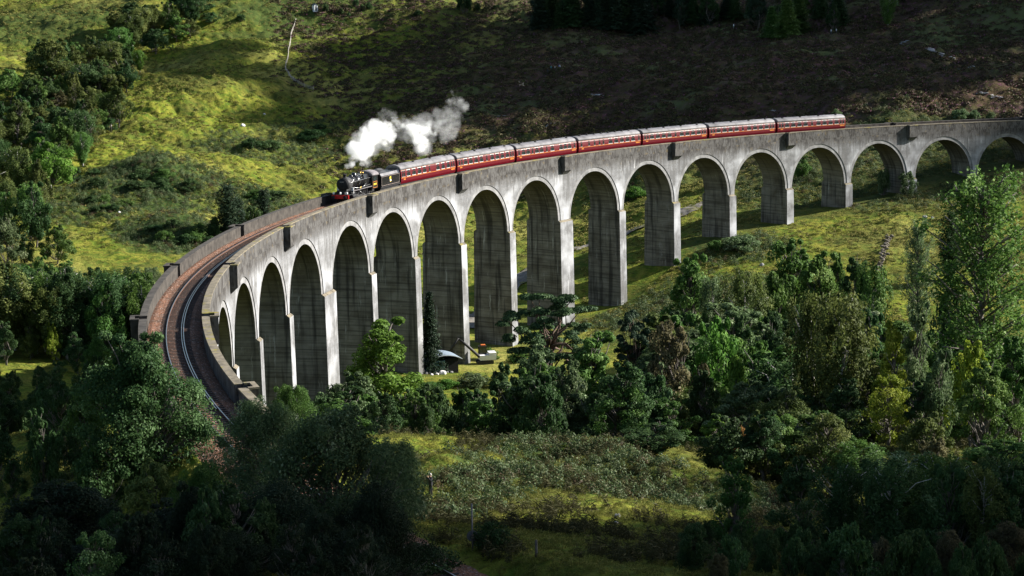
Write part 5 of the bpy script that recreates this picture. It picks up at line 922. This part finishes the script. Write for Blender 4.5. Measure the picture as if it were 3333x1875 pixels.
# shed with curved grey roof under the arches
p, h = hit(1432, 1205); sp = at(1428, 1160, h-1); sx, sy = sp[0], sp[1]; sz_ = gz(sx, sy); sh = empty('shed', (sx, sy, sz_), (0, 0, YAW-math.pi/2+.35)); tag(sh, 'green sided shed with curved blue grey roof under the viaduct', 'shed')
M['teal'] = plain('pale_teal_boards', (.20, .36, .33), .7, var=.2, sc=2.); M['tin'] = plain('blue_grey_sheet_roof', (.26, .32, .38), .5, .2, .4); M['dark'] = plain('dark_opening', (.01, .01, .01), .9)
mb = MB(); mb.box(-2.6, .2, -2.4, -2.3, -.4, 2.0, 0); mb.box(-2.6, -2.5, -2.3, 1.2, -.4, 2.0, 0)
for i in range(14): mb.box(-2.55+i*.2, -2.52+i*.2, -2.425, -2.395, -.3, 1.98, 0)
mb.build('wall', [M['teal']], sh); mb = MB(); mb.box(.2, 2.4, -2.2, -2.1, -.4, 2.2); mb.box(2.3, 2.4, -2.1, 1.2, -.4, 2.2); mb.box(-2.5, 2.3, 1.1, 1.2, -.4, 2.2); mb.build('back_wall', [M['dark']], sh)
mb = MB(); n = 12
for i in range(n):
    t0, t1 = i/n, (i+1)/n; f = lambda t: (-2.8+5.7*t, 2.15+.75*math.sin(math.pi*t)**.8 if 0 < t < 1 else 2.15)
    (xa, za), (xb, zb) = f(t0), f(t1); mb.face([(xa, -2.8, za), (xb, -2.8, zb), (xb, 1.5, zb), (xa, 1.5, za)], 0, None, True); mb.face([(xa, -2.8, za-.09), (xb, -2.8, zb-.09), (xb, 1.5, zb-.09), (xa, 1.5, za-.09)], 0, None, True); mb.face([(xa, -2.8, za-.09), (xb, -2.8, zb-.09), (xb, -2.8, zb), (xa, -2.8, za)], 1)
mb.build('roof', [M['tin'], M['white']], sh)
# digger
p, h = hit(1578, 1185); dg = empty('excavator', p, (0, 0, YAW-math.pi/2+.2)); tag(dg, 'small excavator with dark folded arm and white body parked by the pier', 'excavator')
M['orange'] = plain('orange_machine_paint', (.62, .16, .04), .5); M['greydk'] = plain('dark_machine_steel', (.03, .028, .027), .6)
for y in (-.75, .75):
    mb = MB(); mb.loft([[(x, y+dy, z) for x, z in ((-1.3, .15), (-1.1, 0), (1.1, 0), (1.3, .15), (1.3, .5), (1.1, .62), (-1.1, .62), (-1.3, .5))] for dy in (-.22, .22)], 0, True, False); mb.build('track', [M['greydk']], dg)
mb = MB(); mb.box(-.9, 1.7, -.95, .95, .72, 1.5); mb.box(.6, 1.75, -.9, .9, 1.5, 1.85); mb.build('body', [M['white']], dg)
mb = MB(); mb.box(-.85, .3, .0, .9, 1.5, 1.6); 
for x in (-.82, .27):
    for y in (.05, .85): mb.box(x-.05, x+.05, y-.05, y+.05, 1.6, 2.7)
mb.box(-.9, .35, -.05, .95, 2.7, 2.82); mb.build('cab', [M['greydk']], dg); mb = MB(); mb.box(-.5, .2, .1, .8, 2.825, 3.0); mb.build('cab_beacon_panel', [M['orange']], dg)
mb = MB(); mb.box(-.80, .25, .05, .86, 1.62, 2.68); mb.build('cab_glass', [M['glass']], dg)
mb = MB(); mb.tube([(-.9, -.3, 1.2), (-2.6, -.3, 2.9), (-4.2, -.3, 4.3)], [.24, .26, .18], 6); mb.build('boom', [M['greydk']], dg)
mb = MB(); mb.tube([(-4.2, -.3, 4.4), (-5.0, -.3, 3.2), (-6.2, -.3, 1.5)], [.2, .2, .13], 6); mb.build('stick', [M['greydk']], dg)
mb = MB(); mb.loft([[(-6.6+x, y, z) for x, z in ((0, .5), (.7, .6), (.8, 1.2), (.3, 1.5), (.1, 1.2), (-.2, .9))] for y in (-.75, .15)], 0, True, False); mb.build('bucket', [M['greydk']], dg)
# steel post with round plate by the line, seen from behind
p, h = hit(1521, 1800); d = ray(1521, 900); q = CAM+d*h; z0 = gz(q[0], q[1]); top = at(1527, 1640, h)[2]-z0; po = empty('sign_post', (q[0], q[1], z0), (0, 0, YAW)); tag(po, 'tall thin steel post with round dark sign plate in the dark foreground', 'sign post')
mb = MB(); mb.cyl((0, 0, -.4), (0, 0, top), .045, n=10); mb.build('pole', [M['steelgrey'] if 'steelgrey' in M else M['cabroof']], po)
zp = at(1523, 1746, h)[2]-z0; mb = MB(); mb.cyl((.05, 0, zp), (.075, 0, zp), .30, n=28); mb.build('sign_plate', [M['tealdark'] if 'tealdark' in M else M['slate']], po)
mb = MB(); mb.box(-.06, .05, -.09, .09, zp-.1, zp-.05); mb.box(-.06, .05, -.09, .09, zp+.05, zp+.1); mb.build('clamp', [M['steel']], po)
p, h = hit(1746, 1815); o = empty('wooden_post', p); tag(o, 'short dark wooden post standing in the foreground grass', 'post'); mb = MB(); mb.cyl((0, 0, -.3), (0, 0, .85), .08, .07, 8); mb.cyl((0, 0, .85), (0, 0, .9), .07, .03, 8); mb.build('shaft', [M['bark']], o)
# ---------------------------------------------------------------- people
def person(px, py, label, H=1.74, jacket=(.02, .02, .025), legs=(.02, .02, .025), pose='stand', hair=(.5, .5, .48), pk=None, face=0., h=None, grp=None):
    if h is None: p, h = hit(px, py)
    else: d = ray(px, 900); q = CAM+d*h; p = np.array([q[0], q[1], gz(q[0], q[1])])
    o = empty('person', p, (0, 0, face)); tag(o, label, 'person', grp); k = H/1.74
    J = {'pel': (0, 0, .95, .15), 'wai': (0, 0, 1.12, .145), 'che': (.01, 0, 1.34, .165), 'nek': (0, 0, 1.50, .065), 'hd0': (.02, 0, 1.60, .085), 'hd1': (.02, 0, 1.68, .088)}
    E = [('pel', 'wai'), ('wai', 'che'), ('che', 'nek'), ('nek', 'hd0'), ('hd0', 'hd1')]
    st = .18 if pose == 'walk' else 0.
    for s, q in ((1, 'l'), (-1, 'r')):
        f = st*s; J.update({'hip'+q: (0, .1*s, .9, .1), 'kne'+q: (f*.6+.02, .11*s, .5, .068), 'ank'+q: (f-.02, .11*s, .09, .045), 'toe'+q: (f+.13, .12*s, .04, .04), 'sho'+q: (0, .19*s, 1.43, .065)})
        if pose == 'camera': J.update({'elb'+q: (.16, .26*s, 1.27, .048), 'wri'+q: (.27, .09*s, 1.55, .034), 'han'+q: (.27, .06*s, 1.63, .036)})
        else: J.update({'elb'+q: (-.04-f*.2, .27*s, 1.16, .048), 'wri'+q: (.06-f*.5, .28*s, .92, .034), 'han'+q: (.08-f*.5, .28*s, .83, .036)})
        E += [('pel', 'hip'+q), ('hip'+q, 'kne'+q), ('kne'+q, 'ank'+q), ('ank'+q, 'toe'+q), ('che', 'sho'+q), ('sho'+q, 'elb'+q), ('elb'+q, 'wri'+q), ('wri'+q, 'han'+q)]
    nm = list(J); me = bpy.data.meshes.new('person_body'); me.from_pydata([tuple(c*k for c in J[n][:3]) for n in nm], [(nm.index(a), nm.index(b)) for a, b in E], [])
    b = link('body', me, o); sk = b.modifiers.new('skin', 'SKIN'); me.skin_vertices.new() if not me.skin_vertices else None
    for i, n in enumerate(nm): me.skin_vertices[0].data[i].radius = (J[n][3]*k, J[n][3]*k)
    me.skin_vertices[0].data[0].use_root = True; ss = b.modifiers.new('smooth', 'SUBSURF'); ss.levels = ss.render_levels = 2
    m = N('clothed_person'); t = m.n('ShaderNodeTexCoord').outputs['Object']; sp = m.n('ShaderNodeSeparateXYZ'); m.set(sp.inputs[0], t); z = sp.outputs[2]; skin = (.55, .34, .25)
    c = m.mix(m.math('GREATER_THAN', z, .93*k), legs, jacket); c = m.mix(m.math('GREATER_THAN', z, 1.515*k), c, skin); c = m.mix(m.math('LESS_THAN', z, .08*k), c, (.02, .018, .015)); me.materials.append(m.bsdf(c, .8)); sk.use_smooth_shade = True
    mb = MB(); rings = []
    for zz, r in ((1.60, .094), (1.66, .102), (1.72, .09), (1.76, .05), (1.775, .005)): rings.append([((.0+r*math.cos(a*math.pi/6))*k, r*.92*math.sin(a*math.pi/6)*k, zz*k) for a in range(12)])
    mb.loft(rings); mb.build('hair', [plain('hair', hair, .8)], o)
    if pk: mb = MB(); mb.box(-.30*k, -.15*k, -.15*k, .15*k, 1.05*k, 1.48*k); mb.build('rucksack', [plain('rucksack_cloth', pk, .8)], o)
    return o
person(1386, 1697, 'person in black clothes holding a camera to the face among the foreground bracken', pose='camera', face=YAW+2.2, h=140, hair=(.45, .42, .40))
HG = 'hikers in file on the shaded moor'
for px, py, l, j, pk in [(1783, 243, 'person with pale trousers, last in the file of hikers on the moor', (.05, .05, .06), None), (1795, 238, 'person in a teal jacket in the file of hikers on the moor', (.10, .28, .30), (.05, .2, .2)), (1809, 234, 'person in black with a pale rucksack in the file of hikers on the moor', (.02, .02, .02), (.5, .5, .48)), (1822, 230, 'person in white and blue leading the file of hikers on the moor', (.75, .75, .8), (.12, .16, .4))]:
    person(px, py, l, 1.8, j, (.05, .05, .06), 'walk', (.1, .08, .06), pk, YAW-1.2, None, HG)
person(2388, 96, 'person in white standing alone on the dark hill top', 1.8, (.8, .8, .8), (.3, .3, .3), 'stand', (.1, .08, .06), None, YAW+2)
person(2705, 112, 'person in grey left of the pair resting on the upper right moor', 1.7, (.6, .6, .62), (.1, .1, .12), 'stand', (.1, .08, .06), None, YAW+2, None, 'pair of walkers on the moor'); person(2722, 112, 'person in light grey right of the pair resting on the upper right moor', 1.7, (.5, .5, .52), (.1, .1, .12), 'stand', (.1, .08, .06), None, YAW+2, None, 'pair of walkers on the moor')
# ---------------------------------------------------------------- clouds overhead: they throw the broad shadows over moor; the last is added to darken the foreground
def cmat():
    k = N('cloud_white'); return k.bsdf((.85, .85, .86), 1., 0, 0.)
M['cloud'] = cmat(); CLZ = 420.
def cloud(poly, z0, label, seed, edge=26., thin=1., grid=13., r=(9, 17)):
    """a bank of puffs whose shadow falls on the given patch of ground"""
    P = []
    for px, py in poly:
        d = ray(px, py); 
        if d[2] > -.012: d = np.array([d[0], d[1], -.012])
        p, h = hit(min(max(px, -900), 4300), py) if -60 <= py <= 1900 else (CAM+d*((-0-CAM[2])/d[2] if py > 1900 else 1150), 0)
        t = (z0-p[2])/SD[2]; P.append((p[0]+SD[0]*t, p[1]+SD[1]*t))
    P = np.array(P); lo, hi = P.min(0), P.max(0); gx, gy = np.meshgrid(np.arange(lo[0], hi[0], grid), np.arange(lo[1], hi[1], grid)); Q = np.stack([gx.ravel(), gy.ravel()], -1); rg = np.random.default_rng(seed); Q = Q+rg.uniform(-.35, .35, Q.shape)*grid
    ins = np.zeros(len(Q), bool); dist = np.full(len(Q), 1e9)
    for a, b in zip(P, np.roll(P, -1, 0)):
        c = ((a[1] > Q[:, 1]) != (b[1] > Q[:, 1])) & (Q[:, 0] < (b[0]-a[0])*(Q[:, 1]-a[1])/(b[1]-a[1]+1e-9)+a[0]); ins ^= c
        e = b-a; t = np.clip(((Q-a)@e)/(e@e+1e-9), 0, 1); dist = np.minimum(dist, np.linalg.norm(Q-(a+t[:, None]*e), axis=1))
    sd = np.where(ins, dist, -dist)+fbm(Q[:, 0], Q[:, 1], 70, 3)*edge*.5
    pr = sstep(-edge*.3, edge, sd)*thin; keep = rg.random(len(Q)) < pr; Q = Q[keep]; sd = sd[keep]
    import bmesh
    bm = bmesh.new(); bmesh.ops.create_icosphere(bm, subdivisions=2, radius=1); sv = np.array([v.co for v in bm.verts]); sf = np.array([[v.index for v in f.verts] for f in bm.faces]); bm.free()
    rr = rg.uniform(r[0], r[1], len(Q))*np.where(sd > edge, 1.1, .75); zz = z0+rg.uniform(-2, 2, len(Q))+np.clip(sd, 0, 60)*rg.random(len(Q))*.5
    bump = 1+.16*gnoise(sv[:, 0]*2.1+3, sv[:, 1]*2.1+sv[:, 2]*1.7); sv = sv*bump[:, None]*np.array([1, 1, .62])
    V_ = (sv[None]*rr[:, None, None]+np.concatenate([Q, zz[:, None]], 1)[:, None]).reshape(-1, 3); F_ = (sf[None]+(np.arange(len(Q))*len(sv))[:, None, None]).reshape(-1, 3)
    me = bpy.data.meshes.new('cloud'); me.vertices.add(len(V_)); me.vertices.foreach_set('co', V_.astype(np.float32).ravel()); me.loops.add(len(F_)*3); me.loops.foreach_set('vertex_index', F_.astype(np.int32).ravel()); me.polygons.add(len(F_)); me.polygons.foreach_set('loop_start', np.arange(0, len(F_)*3, 3, dtype=np.int32)); me.polygons.foreach_set('use_smooth', np.ones(len(F_), bool)); me.update(calc_edges=True)
    me.materials.append(M['cloud']); o = link('clouds', me); tag(o, kind='structure'); return o
cloud([(960, 300), (1080, 170), (1300, 85), (1600, 48), (2000, 15), (2400, -40), (3700, -50), (3700, 255), (3290, 235), (3120, 280), (3010, 350), (3000, 430), (2950, 510), (2500, 520), (2050, 500), (1750, 470), (1500, 450), (1250, 440), (1050, 410)], CLZ, '', 1, thin=.97)
cloud([(420, 330), (560, 165), (680, 118), (900, 118), (1000, 200), (1060, 400), (980, 400), (860, 300), (640, 260)], CLZ-40, '', 2, 22, .55)
cloud([(2760, 560), (2900, 500), (3050, 455), (3700, 430), (3700, 612), (3050, 622), (2880, 612)], CLZ-20, '', 5, 12, .93)
cloud([(-900, 1500), (380, 1620), (700, 1570), (1150, 1690), (1600, 1680), (2300, 1680), (2700, 1640), (4200, 1610), (4200, 3300), (-900, 3300)], CLZ-80, '', 4, 14, .9)  # unseen bank added only to shade the foreground
